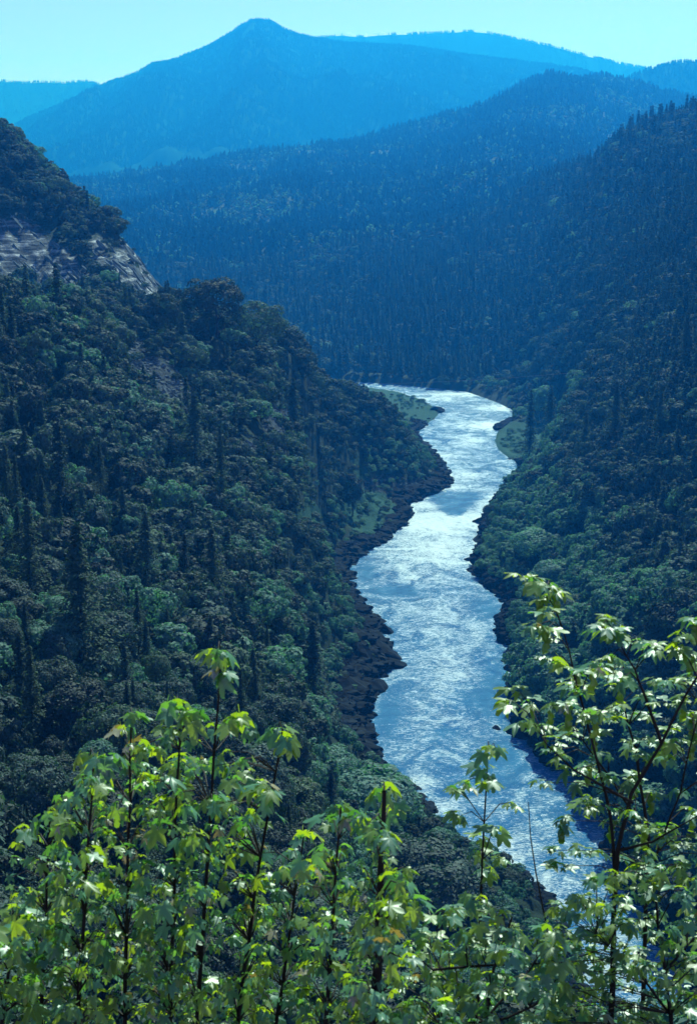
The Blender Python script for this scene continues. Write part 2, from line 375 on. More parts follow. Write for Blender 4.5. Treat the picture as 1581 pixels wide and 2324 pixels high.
z = z + rockb * (1 - .65 * (1 - sstep(Yg, 440, 520))) * (3.6 * np.where(tt < .8, tt / .8, (1 - tt) / .2) - 2.8 + 1.5 * np.where(t2 < .75, t2 / .75, (1 - t2) / .25) + 2.2 * fbm(X / 7, Yg / 7, 4, 62, True))
z = np.where(sdist >= 0, np.maximum(z, .15 + .1 * np.minimum(d, 40)), z)
z = np.where(sdist < 0, -np.minimum(2.5, -sdist * 0.8), z)
# strata of the cliff on the spur
PYt = (z - CAMZ) / Yg
def img(s, t):
    # inverse of st(): ray slopes -> measured picture coordinates
    zc = math.cos(PITCH) - t * math.sin(PITCH); b = (t * math.cos(PITCH) + math.sin(PITCH)) / zc
    return 790.5 + F * s / zc, 1161.5 - F * b
PX, PY = img(S, PYt)
spur = sstep(Yg, 690, 730) * (1 - sstep(Yg, 900, 960)) * (1 - sstep(S, -.115, -.10))
cliff = spur * np.clip(1.5 * iblob(PX, PY, [(20,570,115,70),(130,615,105,50),(215,590,30,50),(305,615,55,60),(345,660,45,40),(235,490,28,16),(305,555,30,30)]) * (1 - .95 * iblob(PX, PY, [(150,515,50,36),(195,590,24,40),(235,650,30,30),(60,650,40,20)])), 0, 1)
qd = X * math.sin(R(50)) + z * math.cos(R(50)) + 2.5 * fbm(X / 30, z / 30, 2, 50)
saw = (qd / 9.0) % 1.0; saw2 = (qd / 3.7) % 1.0
z += cliff * (3.4 * np.where(saw < .75, saw / .75, (1 - saw) / .25) + 1.3 * np.where(saw2 < .7, saw2 / .7, (1 - saw2) / .3) - 1.5)
scree = (Yg < 1000) * (S < .06) * np.clip(1.15 * iblob(PX, PY, [(330,850,70,45),(400,900,45,40),(300,790,40,25),(640,960,45,45),(620,1010,40,25),(560,1030,60,30),(470,870,35,30),(560,780,30,20),(890,1100,80,20)]), 0, 1)
z += scree * .6 * fbm(X / 7, Yg / 7, 3, 60, True)
meadow = np.maximum.reduce([np.clip(bar * 1.2, 0, 1) * 0.9, flat * .9, farm * 0.62 * iblob(PX, PY, [(860,350,55,14),(700,348,40,12),(980,378,90,12),(1120,372,60,14),(560,385,60,12),(610,580,60,14),(500,480,60,12),(760,360,40,9)]),
     (Yg < 1000) * 0.8 * iblob(PX, PY, [(700,1170,50,40),(600,1330,30,30),(760,1720,60,40),(980,2000,80,50),(1000,2180,60,60)])])
wet = (1 - sstep(sdist, 3, 9)) * (1 - .55 * (1 - sstep(Yg, 420, 480)) * sstep(sdist, 1, 3)) * (1 - bar) * (1 - flat * .8) * (Yg > 200) * (Yg < 1300) * np.where(X > np.interp(Yg, [300, 400, 500, 700, 900, 1250, 1500], [60, 70, 50, 60, 75, 120, 150]), 1 - sstep(sdist, 1.5, 5), 1)
wet = np.maximum(wet, iblob(PX, PY, [(830,1520,55,100),(800,1620,60,70),(860,1420,40,40)]) * (sdist < 45) * (Yg < 800))
V = np.stack([X, Yg, z], -1).reshape(-1, 3)
me = mesh_np('valley_ground', V, grid_faces(len(rows), len(cols)), (M_ground,), smooth=True)
for nm, arr in (('cliff', cliff), ('scree', scree), ('meadow', meadow), ('wet', wet)): attr(me, nm, arr)
ground = tag(link('ground', me), 'steep wooded gorge sides with slate cliffs down to the river', kind='structure')

# lookups on the finished ground
def gidx(x, y):
    s = x / y
    i = np.clip(np.searchsorted(cols, s) - 1, 0, len(cols) - 2); j = np.clip(np.searchsorted(rows, y) - 1, 0, len(rows) - 2)
    a = np.clip((s - cols[i]) / (cols[i + 1] - cols[i]), 0, 1); b = np.clip((y - rows[j]) / (rows[j + 1] - rows[j]), 0, 1)
    return i, j, a, b
def look(Tab, x, y):
    x = np.atleast_1d(np.asarray(x, float)); y = np.atleast_1d(np.asarray(y, float))
    i, j, a, b = gidx(x, y)
    return Tab[j, i] * (1 - a) * (1 - b) + Tab[j, i + 1] * a * (1 - b) + Tab[j + 1, i] * (1 - a) * b + Tab[j + 1, i + 1] * a * b
def H(x, y): return float(look(z, x, y)[0])
HOR = np.maximum.accumulate(np.where(Yg > 130, (z - CAMZ) / Yg, -9), axis=0)      # skyline of everything nearer

# ------------------------------------------------------------------ river surface
ry = [290.0]
while ry[-1] < 1640: ry.append(ry[-1] * (1.0 + 0.0022 + 0.0012 * (ry[-1] > 800)))
ry = np.r_[np.linspace(120, 288, 60), np.array(ry)]
parts_v, parts_f, base = [], [], 0
XR = np.linspace(0, 1, 420)
gx = np.linspace(-0.33, 0.62, 620); SS, YY = np.meshgrid(gx, ry); XX = SS * YY
sd_w = poly_sd(XX, YY).reshape(XX.shape)
keep = sd_w < 5.0
FP = [(1000,1130,120,30,.9),(1080,1180,70,25,1.),(985,1190,90,40,1.),(1000,1240,120,45,.75),(1050,1080,60,12,.6),(1000,1035,50,12,.55),(1120,965,70,10,1.),(1010,905,60,6,.5),(1060,1000,40,14,.4),(960,1300,90,40,.35),(1020,1500,60,60,.35),(990,1400,80,60,.3),(1020,1640,70,30,.25),(950,1780,40,20,.5),(1000,1830,40,20,.45),(1150,1930,60,40,.5),(1250,2040,60,60,.45),(1350,2200,80,100,.4),(1060,895,90,5,.8),(1150,925,60,7,.9),(930,1160,30,14,.8)]
pxw, pyw = img(SS, (0 - CAMZ) / YY)
foam_glare = np.zeros_like(XX)
for cx, cyy, rx, ry2, a in FP: foam_glare = np.maximum(foam_glare, a * np.exp(-(((pxw - cx) / rx)**2 + ((pyw - cyy) / ry2)**2)))
tongue = np.exp(-(((pxw - 1030) / (10 + np.clip((1172 - pyw) * 1.3, 0, 60)))**4)) * sstep(pyw, 1105, 1125) * (1 - sstep(pyw, 1165, 1175))
foam_glare = foam_glare * (1 - .95 * tongue) - .55 * tongue
foam_glare -= 0.6 * iblob(pxw, pyw, [(1125,1560,35,60),(880,1620,30,40),(1110,1380,30,25),(830,1300,20,20),(1010,1660,35,14),(1100,1590,50,30),(900,1340,60,14),(1150,1730,40,40)])
wz = (0.28 + .5 * np.clip(foam_glare, 0, 1)) * fbm(XX / 4.2, YY / 6.5, 3, 70) * sstep(-sd_w, -1, 6)
Vw = np.stack([XX, YY, wz], -1).reshape(-1, 3)
Fw = grid_faces(*XX.shape); kf = keep.reshape(-1)[Fw].any(1); Fw = Fw[kf]
used, inv = np.unique(Fw, return_inverse=True)
mw = mesh_np('river_surface', Vw[used], inv.reshape(-1, 4), (M_water,), smooth=True); attr(mw, 'foam_glare', foam_glare.reshape(-1)[used])
tag(link('river', mw), 'pale blue rushing river with white rapids winding through the gorge', kind='structure')

# ------------------------------------------------------------------ far hills and mountains
def mountain(name, ridge, yr, front, back, zb, label, amp=60, ns=300, nr=121, seed=0, yslope=0.0, strees=None, treespace=22, snow=None, wl=900):
    """ridge: measured skyline (px, py); the slope drops from the ridge at depth yr towards the valley in front and behind"""
    px = np.array([p[0] for p in ridge], float); py = np.array([p[1] for p in ridge], float)
    s0, t0 = st(px, py); s = np.linspace(s0.min(), s0.max(), ns); t = np.interp(s, s0, t0)
    yrs = yr + yslope * (s - s.mean()) + 200 * fbm(s * 12, s * 0, 2, seed)
    u = np.linspace(-1, 1, nr)[:, None]           # -1 front foot, 0 ridge, 1 back foot
    Yv = yrs[None] + np.where(u < 0, u * front, u * back)
    zr = CAMZ + t * yrs
    k = np.where(u < 0, (1 + u) ** 1.25, (1 - u) ** 1.1)
    Xv = s[None] * Yv
    zz = zb + (zr[None] - zb) * k
    nz = fbm(Xv / wl, Yv / (wl * 1.8), 5, seed + 2, True) * amp * np.clip(np.abs(u) * 3.5, 0, 1) ** 0.8 * np.clip((1 - np.abs(u)) * 4, 0, 1)
    nz += 0.16 * amp * fbm(Xv / 130, Yv / 130, 4, seed + 8) * np.clip(np.abs(u) * 10 + .1, 0, 1)
    zz = zz + nz - np.where(np.abs(u) < .25, 0, 0)
    me = mesh_np(name, np.stack([Xv, Yv, zz], -1).reshape(-1, 3), grid_faces(nr, ns), (M_far,), smooth=True)
    tag(link(name, me), label, kind='structure')
    return s, yrs, u[:, 0], Xv, Yv, zz

MT = []
MT.append(mountain('hill', [(1250,240),(1330,205),(1400,188),(1440,166),(1480,152),(1540,137),(1581,138),(1660,150),(1750,170)], 7000, 1500, 1200, 60, 'round wooded hill rising at the right behind the second ridge', 50, 120, 60, 5))
MT.append(mountain('mountain', [(-260,420),(-100,350),(0,310),(60,270),(150,238),(240,195),(285,178),(330,157),(345,148),(400,139),(440,122),(480,105),(520,80),(545,62),(570,49),(590,46),(612,49),(640,64),(670,78),(700,85),(760,100),(850,103),(900,104),(960,112),(1050,124),(1150,138),(1250,152),(1330,166),(1400,190),(1500,235),(1600,300),(1700,380)], 9000, 3600, 1800, 40, 'broad blue mountain with the pointed summit above the gorge', 230, 420, 150, 11, yslope=-1500))
MT.append(mountain('mountain', [(600,150),(680,90),(720,80),(755,77),(775,74),(820,78),(860,74),(920,73),(1000,70),(1060,66),(1100,69),(1150,79),(1200,89),(1250,100),(1300,114),(1350,128),(1400,139),(1465,151),(1520,168),(1620,200),(1800,260)], 11300, 1500, 1200, 200, 'long pale blue mountain ridge with snow patches along its crest', 60, 300, 60, 17))
MT.append(mountain('hill', [(-300,175),(-150,170),(-60,176),(0,180),(50,184),(100,182),(150,186),(195,181),(225,188),(260,205),(320,250),(400,330)], 11800, 1800, 1200, 100, 'low pale blue hill at the far left edge', 60, 160, 60, 23))

# snow left on the high crest: thin sheets lying on the slope
SNOWP = []
def snow_patch(px, py, mi, wpx, hpx, label):
    yd = float(np.interp(float(st(px, py)[0]), MT[mi][0], MT[mi][1])) - (12 if mi == 2 else 260)
    p = pt(px, py, yd); SNOWP.append((p[0], p[1], 10 + wpx * yd / F * .5)); wdt = wpx / F * yd; hh = hpx / F * yd
    n = 14; vs = [(0, 0, 0.6)]; fs = []
    for i in range(n):
        a = 2 * math.pi * i / n; r = rnd.uniform(.5, 1.0)
        vs.append((math.cos(a) * wdt / 2 * r, math.sin(a) * hh * 1.3 * r, math.sin(a) * hh * r * .6 + 0.6))
    for i in range(n): fs.append((0, 1 + i, 1 + (i + 1) % n))
    lower = [(x, y, zz - 1.2) for x, y, zz in vs]
    m = len(vs); vv = vs + lower; ff = fs + [tuple(m + k for k in f[::-1]) for f in fs] + [(1 + i, m + 1 + i, m + 1 + (i + 1) % n) for i in range(n)] + [(1 + i, m + 1 + (i + 1) % n, 1 + (i + 1) % n) for i in range(n)]
    o = link('snow_patch', mesh_np('snow_patch', vv, ff, (M_snow,))); o.location = p + np.array([0, -22, -4]); tag(o, label, 'snow', 'snow patches on the mountains')
SN = [(572,74,1,12,7,'snow patch just below the pointed summit'),(768,74,2,8,3,'first small snow patch at the left end of the crest'),(792,75,2,16,7,'large snow patch at the left end of the crest'),(800,79,2,10,5,'snow patch tucked under the large crest patch'),(831,79,2,7,10,'tall narrow snow patch in the crest gap'),(848,75,2,14,3,'thin snow streak right of the crest gap'),(870,73,2,16,3,'thin snow streak along the middle of the crest'),(905,76,2,8,4,'small snow patch mid crest'),(918,76,2,5,3,'tiny snow patch beside the small mid crest patch'),(1040,68,2,14,2,'thin snow streak left of the far crest top'),(1090,69,2,20,2,'thin snow streak on the far crest top'),(1338,135,2,10,4,'snow patch low on the right shoulder of the crest')]
for a in SN: snow_patch(*a)

# ------------------------------------------------------------------ tree kinds
def quads(cen, nor, size, asp=1.0, roll=None, r=rng):
    """one small irregular leaf-clump face per centre"""
    n = len(cen)
    nor = nor / np.linalg.norm(nor, axis=1, keepdims=True)
    a = r.normal(size=(n, 3)); a -= (a * nor).sum(1, keepdims=True) * nor; a /= np.linalg.norm(a, axis=1, keepdims=True)
    b = np.cross(nor, a)
    sz = size * r.uniform(.6, 1.35, (n, 1)); j = r.uniform(.55, 1.2, (n, 4, 1))
    P = np.stack([a * sz, b * sz * asp, -a * sz, -b * sz * asp], 1) * j + cen[:, None]
    P += nor[:, None] * r.uniform(-.25, .25, (n, 4, 1)) * sz[:, None]
    return P.reshape(-1, 3), np.arange(n * 4).reshape(n, 4)

def crown_mesh(name, seed, n=1500, size=.42, wid=.42, hgt=.80, lo=.18, blobs=26, flatn=0.35):
    """crown of a tree of unit height 10; leaf clumps over many boughs so that sky and shade show between them"""
    r = np.random.default_rng(seed)
    blobs = int(blobs * 1.6); u = r.uniform(-0.55, 1, blobs); th = np.arange(blobs) * 2.39996 + r.uniform(-.5, .5, blobs); q_ = np.sqrt(1 - u**2)
    big = np.stack([np.cos(th) * q_, np.sin(th) * q_, u], 1); big_r = r.uniform(.72, 1.0, blobs)[:, None] * np.array([wid * 8.2, wid * 8.2, (hgt - lo) * 4.2])
    off = r.normal(size=2) * .5
    bc = big * big_r + np.array([off[0], off[1], 10 * (lo + (hgt - lo) * .5)]); bc[:, :2] *= (1 + .12 * np.sin(th * 2 + seed))[:, None]
    br = r.uniform(.75, 1.45, blobs) * (wid / .42)
    w_ = br**2 / (br**2).sum(); which = r.choice(blobs, n, p=w_)
    dirs = r.normal(size=(n, 3)); dirs = dirs / np.linalg.norm(dirs, axis=1, keepdims=True) + big[which] * .8 + np.array([0, 0, .2]); dirs /= np.linalg.norm(dirs, axis=1, keepdims=True)
    c = bc[which] + dirs * br[which][:, None] * r.uniform(.72, 1.05, (n, 1)) * np.array([1, 1, .85])
    nor = dirs * .8 + big[which] * .35 + r.normal(size=(n, 3)) * .30
    return quads(c, nor, size, .8, r=r)

def trunk_np(h, r0, n=6, lean=0.0, seed=0, segs=5, limbs=5, spread=2.2):
    r = np.random.default_rng(seed); Vt, Ft = [], []
    def tube(path, rad):
        base = len(Vt)
        for k, (p, q_) in enumerate(zip(path, rad)):
            for i in range(n): a = 2 * math.pi * i / n; Vt.append((p[0] + math.cos(a) * q_, p[1] + math.sin(a) * q_, p[2]))
        for k in range(len(path) - 1):
            for i in range(n): a = base + k * n + i; b = base + k * n + (i + 1) % n; Ft.append((a, b, b + n, a + n))
    main = [np.array([lean * k / segs + r.normal() * .05 * h / 10, r.normal() * .05 * h / 10, -1.2 + (h + 1.2) * k / segs]) for k in range(segs + 1)]
    tube(main, [r0 * (1 - .9 * k / segs) for k in range(segs + 1)])
    for i in range(limbs):
        f = r.uniform(.3, .75); p0 = main[int(f * segs)]; a = r.uniform(0, 6.28); ln = spread * r.uniform(.6, 1.1)
        p1 = p0 + np.array([math.cos(a) * ln * .5, math.sin(a) * ln * .5, ln * .45]); p2 = p0 + np.array([math.cos(a) * ln, math.sin(a) * ln, ln * 1.0])
        tube([p0, p1, p2], [r0 * .45, r0 * .3, r0 * .08])
    return np.array(Vt), np.array(Ft)

def conifer_np(seed, whorls=20, per=7, wid=.17, lo=.12, seg=3, size=.30, droop=.30, tuft=3, shape=0.9):
    """layered conifer of unit height 10: drooping boughs carrying needle sprays"""
    r = np.random.default_rng(seed); cen, nor = [], []
    for wv in range(whorls):
        f = lo + (1 - lo) * (wv + r.uniform(-.3, .3)) / whorls
        L0 = wid * 10 * (1 - f) ** shape * r.uniform(.75, 1.15) + .12
        for k in range(per):
            a = 2 * math.pi * (k + r.uniform(-.4, .4)) / per + wv; ln = L0 * r.uniform(.55, 1.12)
            if r.uniform() < .10: continue
            for m in range(seg):
                q_ = (m + .6) / seg
                for _ in range(tuft):
                    w2 = (1 - q_ * .6) * ln * .17
                    c = np.array([math.cos(a) * ln * q_, math.sin(a) * ln * q_, 10 * f - droop * ln * q_**1.5 + .1 * ln])
                    c += r.normal(size=3) * np.array([w2, w2, .06 * ln + .03])
                    cen.append(c); nor.append((math.cos(a) * .5 + r.normal() * .35, math.sin(a) * .5 + r.normal() * .35, 1))
    return quads(np.array(cen), np.array(nor), size, .55, r=r)

BL, BLT, CF, CFT = {}, [], {}, []
for k in range(6):
    wd = [.42, .36, .50, .30, .44, .38][k]; V_, F_ = crown_mesh('crown', 100 + k, 1700, .38, wd * 1.12, .97, [.12, .2, .08, .2, .3, .1][k], [26, 22, 34, 18, 24, 20][k])
    for nm in FOL: BL[nm, k] = mesh_np('crown_' + nm, V_, F_, (FOL[nm],))
    tv, tf = trunk_np(8, .22, 6, seed=k); BLT.append(mesh_np('trunk', tv, tf, (M_bark,)))
HI = []
for k in range(3):
    V_, F_ = crown_mesh('crown', 150 + k, 5200, .20, [.42, .36, .46][k], .97, .12, 40)
    HI.append({nm: mesh_np('crown_fine_' + nm, V_, F_, (FOL[nm],)) for nm in FOL})
for k in range(5):
    V_, F_ = conifer_np(200 + k, [20, 17, 22, 16, 19][k], 7, [.23, .26, .20, .28, .22][k], [.1, .2, .06, .15, .25][k], 3, .34, .38)
    for nm, mm in (('dark', M_con), ('light', M_con2)): CF[nm, k] = mesh_np('needles_' + nm, V_, F_, (mm,))
    tv, tf = trunk_np(9.8, .14, 5, seed=20 + k, limbs=0); CFT.append(mesh_np('trunk', tv, tf, (M_bark,)))
HC = []
for k in range(3):
    V_, F_ = conifer_np(300 + k, 24, 7, [.28, .31, .24][k], [.08, .14, .22][k], 6, .14, .45, 5, [1.0, 1.1, 1.15][k]); HC.append(mesh_np('needles_fine', V_, F_, (M_con2 if k else M_con,)))
    tv, tf = trunk_np(9.9, .13, 7, seed=40 + k, limbs=0, segs=8); HC.append(mesh_np('trunk', tv, tf, (M_bark,)))
# tiny ones for slopes kilometres off
def tiny(name, mat, seed, con):
    r = np.random.default_rng(seed)
    if con:
        V_, F_ = [], []
        for t_ in range(5):
            zb_ = 1.0 + 1.75 * t_; zt_ = min(zb_ + 3.2, 10.3); rb = 2.9 * (1 - t_ / 5.4); b_ = len(V_); V_.append((r.normal() * .1, r.normal() * .1, zt_))
            for i in range(8): a = 2 * math.pi * i / 8 + t_; q_ = rb * (1.1 if i % 2 else .5) * r.uniform(.7, 1.25); V_.append((math.cos(a) * q_, math.sin(a) * q_, zb_ + r.uniform(-.5, .4)))
            F_ += [(b_, b_ + 1 + i, b_ + 1 + (i + 1) % 8) for i in range(8)]
        V_, F_ = np.array(V_), np.array(F_)
    else: V_, F_ = crown_mesh('c', seed, 60, 1.5, .40, .95, .1, 9)
    return mesh_np(name, V_, F_, (mat,))

# ------------------------------------------------------------------ where trees stand
HERO = [   # kind, measured place, depth, measured top
 ('conifer', 172, 300, 1175, 'tallest dark conifer with drooping boughs in the middle of the left slope', None, 1.15, 'grey', 1),
 ('conifer', 440, 500, 880, 'dark broad conifer standing below the scree strip', None, 1.2, 'grey', 0),
 ('conifer', 500, 470, 955, 'thin nearly bare conifer right of the broad dark conifer', None, .55, 'grey', 2),
 ('conifer', 225, 430, 1000, 'slim dark conifer up the slope behind the tallest one', None, 1.0, 'grey', 1),
 ('conifer', 130, 400, 940, 'dark conifer near the left edge above the tallest one', None, 1.0, 'grey', 0),
 ('conifer', 60, 330, 1120, 'dark conifer closest to the left edge of the picture', None, 1.1, 'grey', 1),
 ('conifer', 545, 300, 1490, 'slender conifer standing behind the single maple top', None, .6, 'grey', 2),
 ('conifer', 330, 370, 1150, 'dark conifer right of the slim one on the left slope', None, 1.1, 'grey', 0),
 ('conifer', 480, 380, 1190, 'dark conifer halfway between the tallest one and the river', None, 1.1, 'grey', 1),
 ('conifer', 710, 420, 1400, 'small dark conifer close above the black shore ledges', None, 1.2, 'grey', 0),
 ('conifer', 665, 690, 850, 'pointed conifer alone between the scree strips', None, 1.0, 'grey', 0),
 ('conifer', 1205, 1010, 880, 'slim conifer rising from the green bar at the bend', None, .8, 'grey', 2),
 ('conifer', 1250, 980, 870, 'conifer behind the slim one at the green bar', None, 1.0, 'grey', 0),
 ('conifer', 1500, 700, 880, 'tall conifer halfway up the right slope', None, 1.0, 'grey', 1),
 ('conifer', 1560, 760, 700, 'tall conifer near the right edge, highest of the near right ones', None, 1.0, 'grey', 0),
 ('conifer', 1400, 760, 860, 'dark conifer left of the tall one on the right slope', None, 1.0, 'grey', 1),
 ('conifer', 1330, 800, 930, 'dark conifer nearest the river on the right slope', None, 1.0, 'grey', 2),
 ('tree', 490, 655, 620, 'big spreading tree standing up from the left crest', None, 1.35, 'dark', 0),
 ('tree', 385, 620, 655, 'round tree on the crest left of the big spreading one', None, 1.0, 'dark', 1),
 ('tree', 580, 690, 675, 'round tree on the crest right of the big spreading one', None, 1.1, 'grey', 2),
 ('tree', 800, 830, 1065, 'dark shrub like tree standing in the green flat by the left bank', None, .9, 'dark', 1),
 ('tree', 1228, 1190, 868, 'pale green leaning willow at the right end of the bend', None, 1.0, 'bright', 1),
 ('tree', 1170, 800, 1132, 'round bush like tree on the rock point beside the rapids', None, 1.3, 'bright', 0),
 ('tree', 1215, 705, 1195, 'broad pale tree on the right bank below the rapids', None, 1.6, 'bright', 2),
 ('tree', 1310, 690, 1205, 'left one of two pale round trees above the right bank', None, 1.1, 'bright', 0),
 ('tree', 1352, 680, 1212, 'right one of two pale round trees above the right bank', None, 1.2, 'bright', 1),
 ('tree', 1315, 590, 1345, 'large pale tree behind the highest maple spray', None, 1.5, 'grey', 2),
 ('tree', 1250, 650, 1265, 'wide low tree on the right bank opposite the flat', None, 1.5, 'bright', 0),
 ('tree', 960, 330, 1905, 'large pale grey green tree by the lower left shore', None, 1.6, 'grey', 2),
 ('tree', 900, 350, 1890, 'pale tree left of the large one by the lower left shore', None, 1.4, 'grey', 0),
 ('tree', 1040, 330, 1990, 'pale tree right of the large one by the lower left shore', None, 1.4, 'grey', 1),
 ('tree', 740, 405, 1690, 'pale bushy tree above the lowest black ledge', None, 1.7, 'bright', 2),
 ('tree', 830, 390, 1745, 'pale bushy tree right beside the lowest black ledge', None, 1.7, 'bright', 0),
]
HP = [(float(st(a[1], a[3])[0]) * a[2], a[2]) for a in HERO]
def jgrid(x0, x1, y0, y1, sp, seed):
    r = np.random.default_rng(seed)
    gx_, gy_ = np.meshgrid(np.arange(x0, x1, sp), np.arange(y0, y1, sp))
    x = (gx_ + r.uniform(-.48, .48, gx_.shape) * sp).ravel(); y = (gy_ + r.uniform(-.48, .48, gx_.shape) * sp).ravel()
    return x, y
zones = [(110, 460, 6.0, 1), (460, 1150, 6.2, 2), (1150, 2300, 9.4, 3), (2300, 5600, 13.2, 4)]
PTS = []
for y0, y1, sp, sdv in zones + [(420, 1150, 4.6, 5), (1150, 1700, 6.0, 6)]:
    x, y = jgrid(-.31 * y1, .36 * y1, y0, y1, sp, sdv)
    if sdv > 4:       # steep faces carry as many trees per face as the gentler ground: a second pass
        gxx = (look(z, x + 4, y) - look(z, x - 4, y)) / 8; gyy = (look(z, x, y + 5) - look(z, x, y - 5)) / 10; k = np.hypot(gxx, gyy) > .85; x, y = x[k], y[k]
    s = x / y; k = (s > -.30) & (s < .34); x, y = x[k], y[k]
    zz = look(z, x, y); sdd = look(sdist, x, y)
    pr = np.random.default_rng(sdv + 50)
    rk = np.maximum(look(cliff, x, y) + .1, look(scree, x, y)); small = rk > .5
    rgt = x > np.interp(y, [300, 400, 500, 700, 900, 1250, 1500], [60, 70, 50, 60, 75, 120, 150])
    kk = (sdd > 4 - 2.5 * ((y > 1250) | rgt)) & ((rk < .42 + .15 * pr.uniform(size=len(x))) | (pr.uniform(size=len(x)) < np.where(look(cliff, x, y) > .5, .06, .30))) & (look(meadow, x, y) < .30 + .25 * pr.uniform(size=len(x)))
    kk &= ~((look(wet, x, y) > .55 + .9 * rgt) & (pr.uniform(size=len(x)) < .72))
    x, y, zz, sdd, small = x[kk], y[kk], zz[kk], sdd[kk], small[kk]
    # drop what the ground in front hides
    i, j, a, b = gidx(x, y); hz = HOR[np.maximum(j - 2, 0), i]
    vis = (zz + 20 - CAMZ) / y > hz
    near = (y < 1200) & (np.abs(x / y) < .34)
    kk = vis | (near & (pr.uniform(size=len(x)) < .25))
    PTS.append(np.stack([x, y, zz, sdd, vis * 1.0, small * 1.0], 1)[kk])
PTS = np.concatenate(PTS)
kk = np.ones(len(PTS), bool)
for hx, hy in HP:
    if hy < 1300: kk &= ~((np.abs(PTS[:, 0] - hx * PTS[:, 1] / hy) < 4.5) & (PTS[:, 1] > hy - 16) & (PTS[:, 1] < hy + 5))
PTS = PTS[kk]
x, y, zz, sdd, vis = PTS[:, 0], PTS[:, 1], PTS[:, 2], PTS[:, 3], PTS[:, 4]
n = len(PTS); pr = np.random.default_rng(99)
clump = fbm(x / 60, y / 60, 3, 80); clump2 = fbm(x / 160, y / 160, 3, 84)
right = x > np.interp(y, [300, 400, 500, 700, 900, 1250, 1500], [60, 70, 50, 60, 75, 120, 150])
farz = y > 1450
pc = np.where(farz, .60 + .9 * fbm(x / 260, y / 400, 3, 86), np.where(right, .38 + .35 * sstep(y, 700, 1100), np.where(y < 560, .13, .06))) + .22 * clump
pc = np.where((~right) & (y > 640) & ~farz, .03, pc)
pc = np.where((sdd < 45) & ~farz, pc * .12, pc)
con = pr.uniform(size=n) < pc
hgt = np.where(con, pr.uniform(11, 25, n), 4.5 + 11.5 * pr.uniform(size=n) ** 1.3)
hgt = np.where((~right) & (y > 560) & (y < 1400), hgt * .78, hgt)
hgt = np.where(PTS[:, 5] > .5, np.minimum(hgt, pr.uniform(2.5, 5.5, n)), hgt); con &= PTS[:, 5] < .5
hgt = np.where(farz & con, pr.uniform(13, 33, n), np.where(farz, pr.uniform(10, 18, n), hgt))
hgt = np.where(right & con & ~farz & (y > 600), hgt * 1.25, hgt)
hgt = np.where(right & ~con & ~farz, hgt * 1.15, hgt)
hgt = np.where(~farz, np.minimum(hgt, 3.0 + .17 * np.maximum(sdd - 4, 0) + pr.uniform(0, 2, n) + 4 * right + 6 * right * (y < 560)), hgt)
hue = pr.uniform(size=n) + .35 * clump2
kindc = np.where(hue < .42, 0, np.where(hue < .93, 1, 2))      # dark, grey, bright
kindc = np.where((sdd < 24) & ~farz & (hue > .45), 2, kindc)
kindc = np.where(right & (sdd < 45) & (y > 480) & (y < 1050) & (hue > .15), 2, kindc)
kindc = np.where((y < 430) & (sdd < 70) & ~right & (hue > .25), 2, kindc)
var = pr.integers(0, 6, n); rot = pr.uniform(0, 6.28, n); fat = pr.uniform(.68, 1.22, n)
ppx, ppy = img(x / y, (zz + hgt * .6 - CAMZ) / y)
infr = (ppx > -20) & (ppx < 1600) & (ppy > 0) & (ppy < 2330)
tvis = vis.astype(bool) & infr & ((zz + hgt * .9 - CAMZ) / y > HOR[np.maximum(gidx(x, y)[1] - 2, 0), gidx(x, y)[0]])
appar = hgt * np.where(con, .8, 1.0) / y

CN = ['dark', 'grey', 'bright']
MARKS = [(172,1350,'the tallest left conifer'),(490,650,'the big spreading crest tree'),(440,960,'the broad conifer under the scree'),(330,850,'the upper scree strip'),(640,960,'the lower scree strip'),
 (850,1160,'the green flat'),(1000,1100,'the spur tip'),(200,600,'the pale slate cliff'),(830,1500,'the black shore ledges'),(540,1560,'the single maple top'),(170,1720,'the drooping left maple top'),
 (1228,910,'the leaning pale willow'),(1170,1160,'the bush on the rock point'),(1330,1240,'the two pale round trees'),(1240,1320,'the highest maple spray'),(1500,950,'the tall right hand conifer'),(1560,750,'the highest right hand conifer'),
 (1450,1420,'the right maple crown'),(960,1950,'the large pale shore tree'),(760,1740,'the bushy tree by the lowest ledge'),(30,1150,'the conifer at the left edge'),(1165,1010,'the grassy right bar'),(1130,1660,'the black ledge tip'),(1000,800,'the dark far bank'),(60,1950,'the left edge maple'),(130,380,'the top of the spur')]
ORD = ['nearest', 'second', 'third', 'fourth', 'fifth', 'sixth', 'seventh', 'eighth', 'ninth', 'tenth', 'eleventh', 'twelfth']
def rel(px, py):
    d_ = [math.hypot(px - m[0], py - m[1]) for m in MARKS]; k_ = int(np.argmin(d_)); dx, dy = px - MARKS[k_][0], py - MARKS[k_][1]
    w_ = ('above' if dy < 0 else 'below') if abs(dy) > abs(dx) else ('left of' if dx < 0 else 'right of')
    return d_[k_], w_ + ' ' + MARKS[k_][2]
LABN = {}
def size_word(h, c): return ('tall ' if h > 21 else 'short ' if h < 17 else '') if c else ('large ' if h > 10.5 else 'small ' if h < 7.5 else '')

def put_tree(nm, loc, label, cat, group, crown, trunk, rz, sc):
    o = thing(nm, loc, label, cat, group, rz, sc)
    link('crown', crown, o); link('trunk', trunk, o); return o

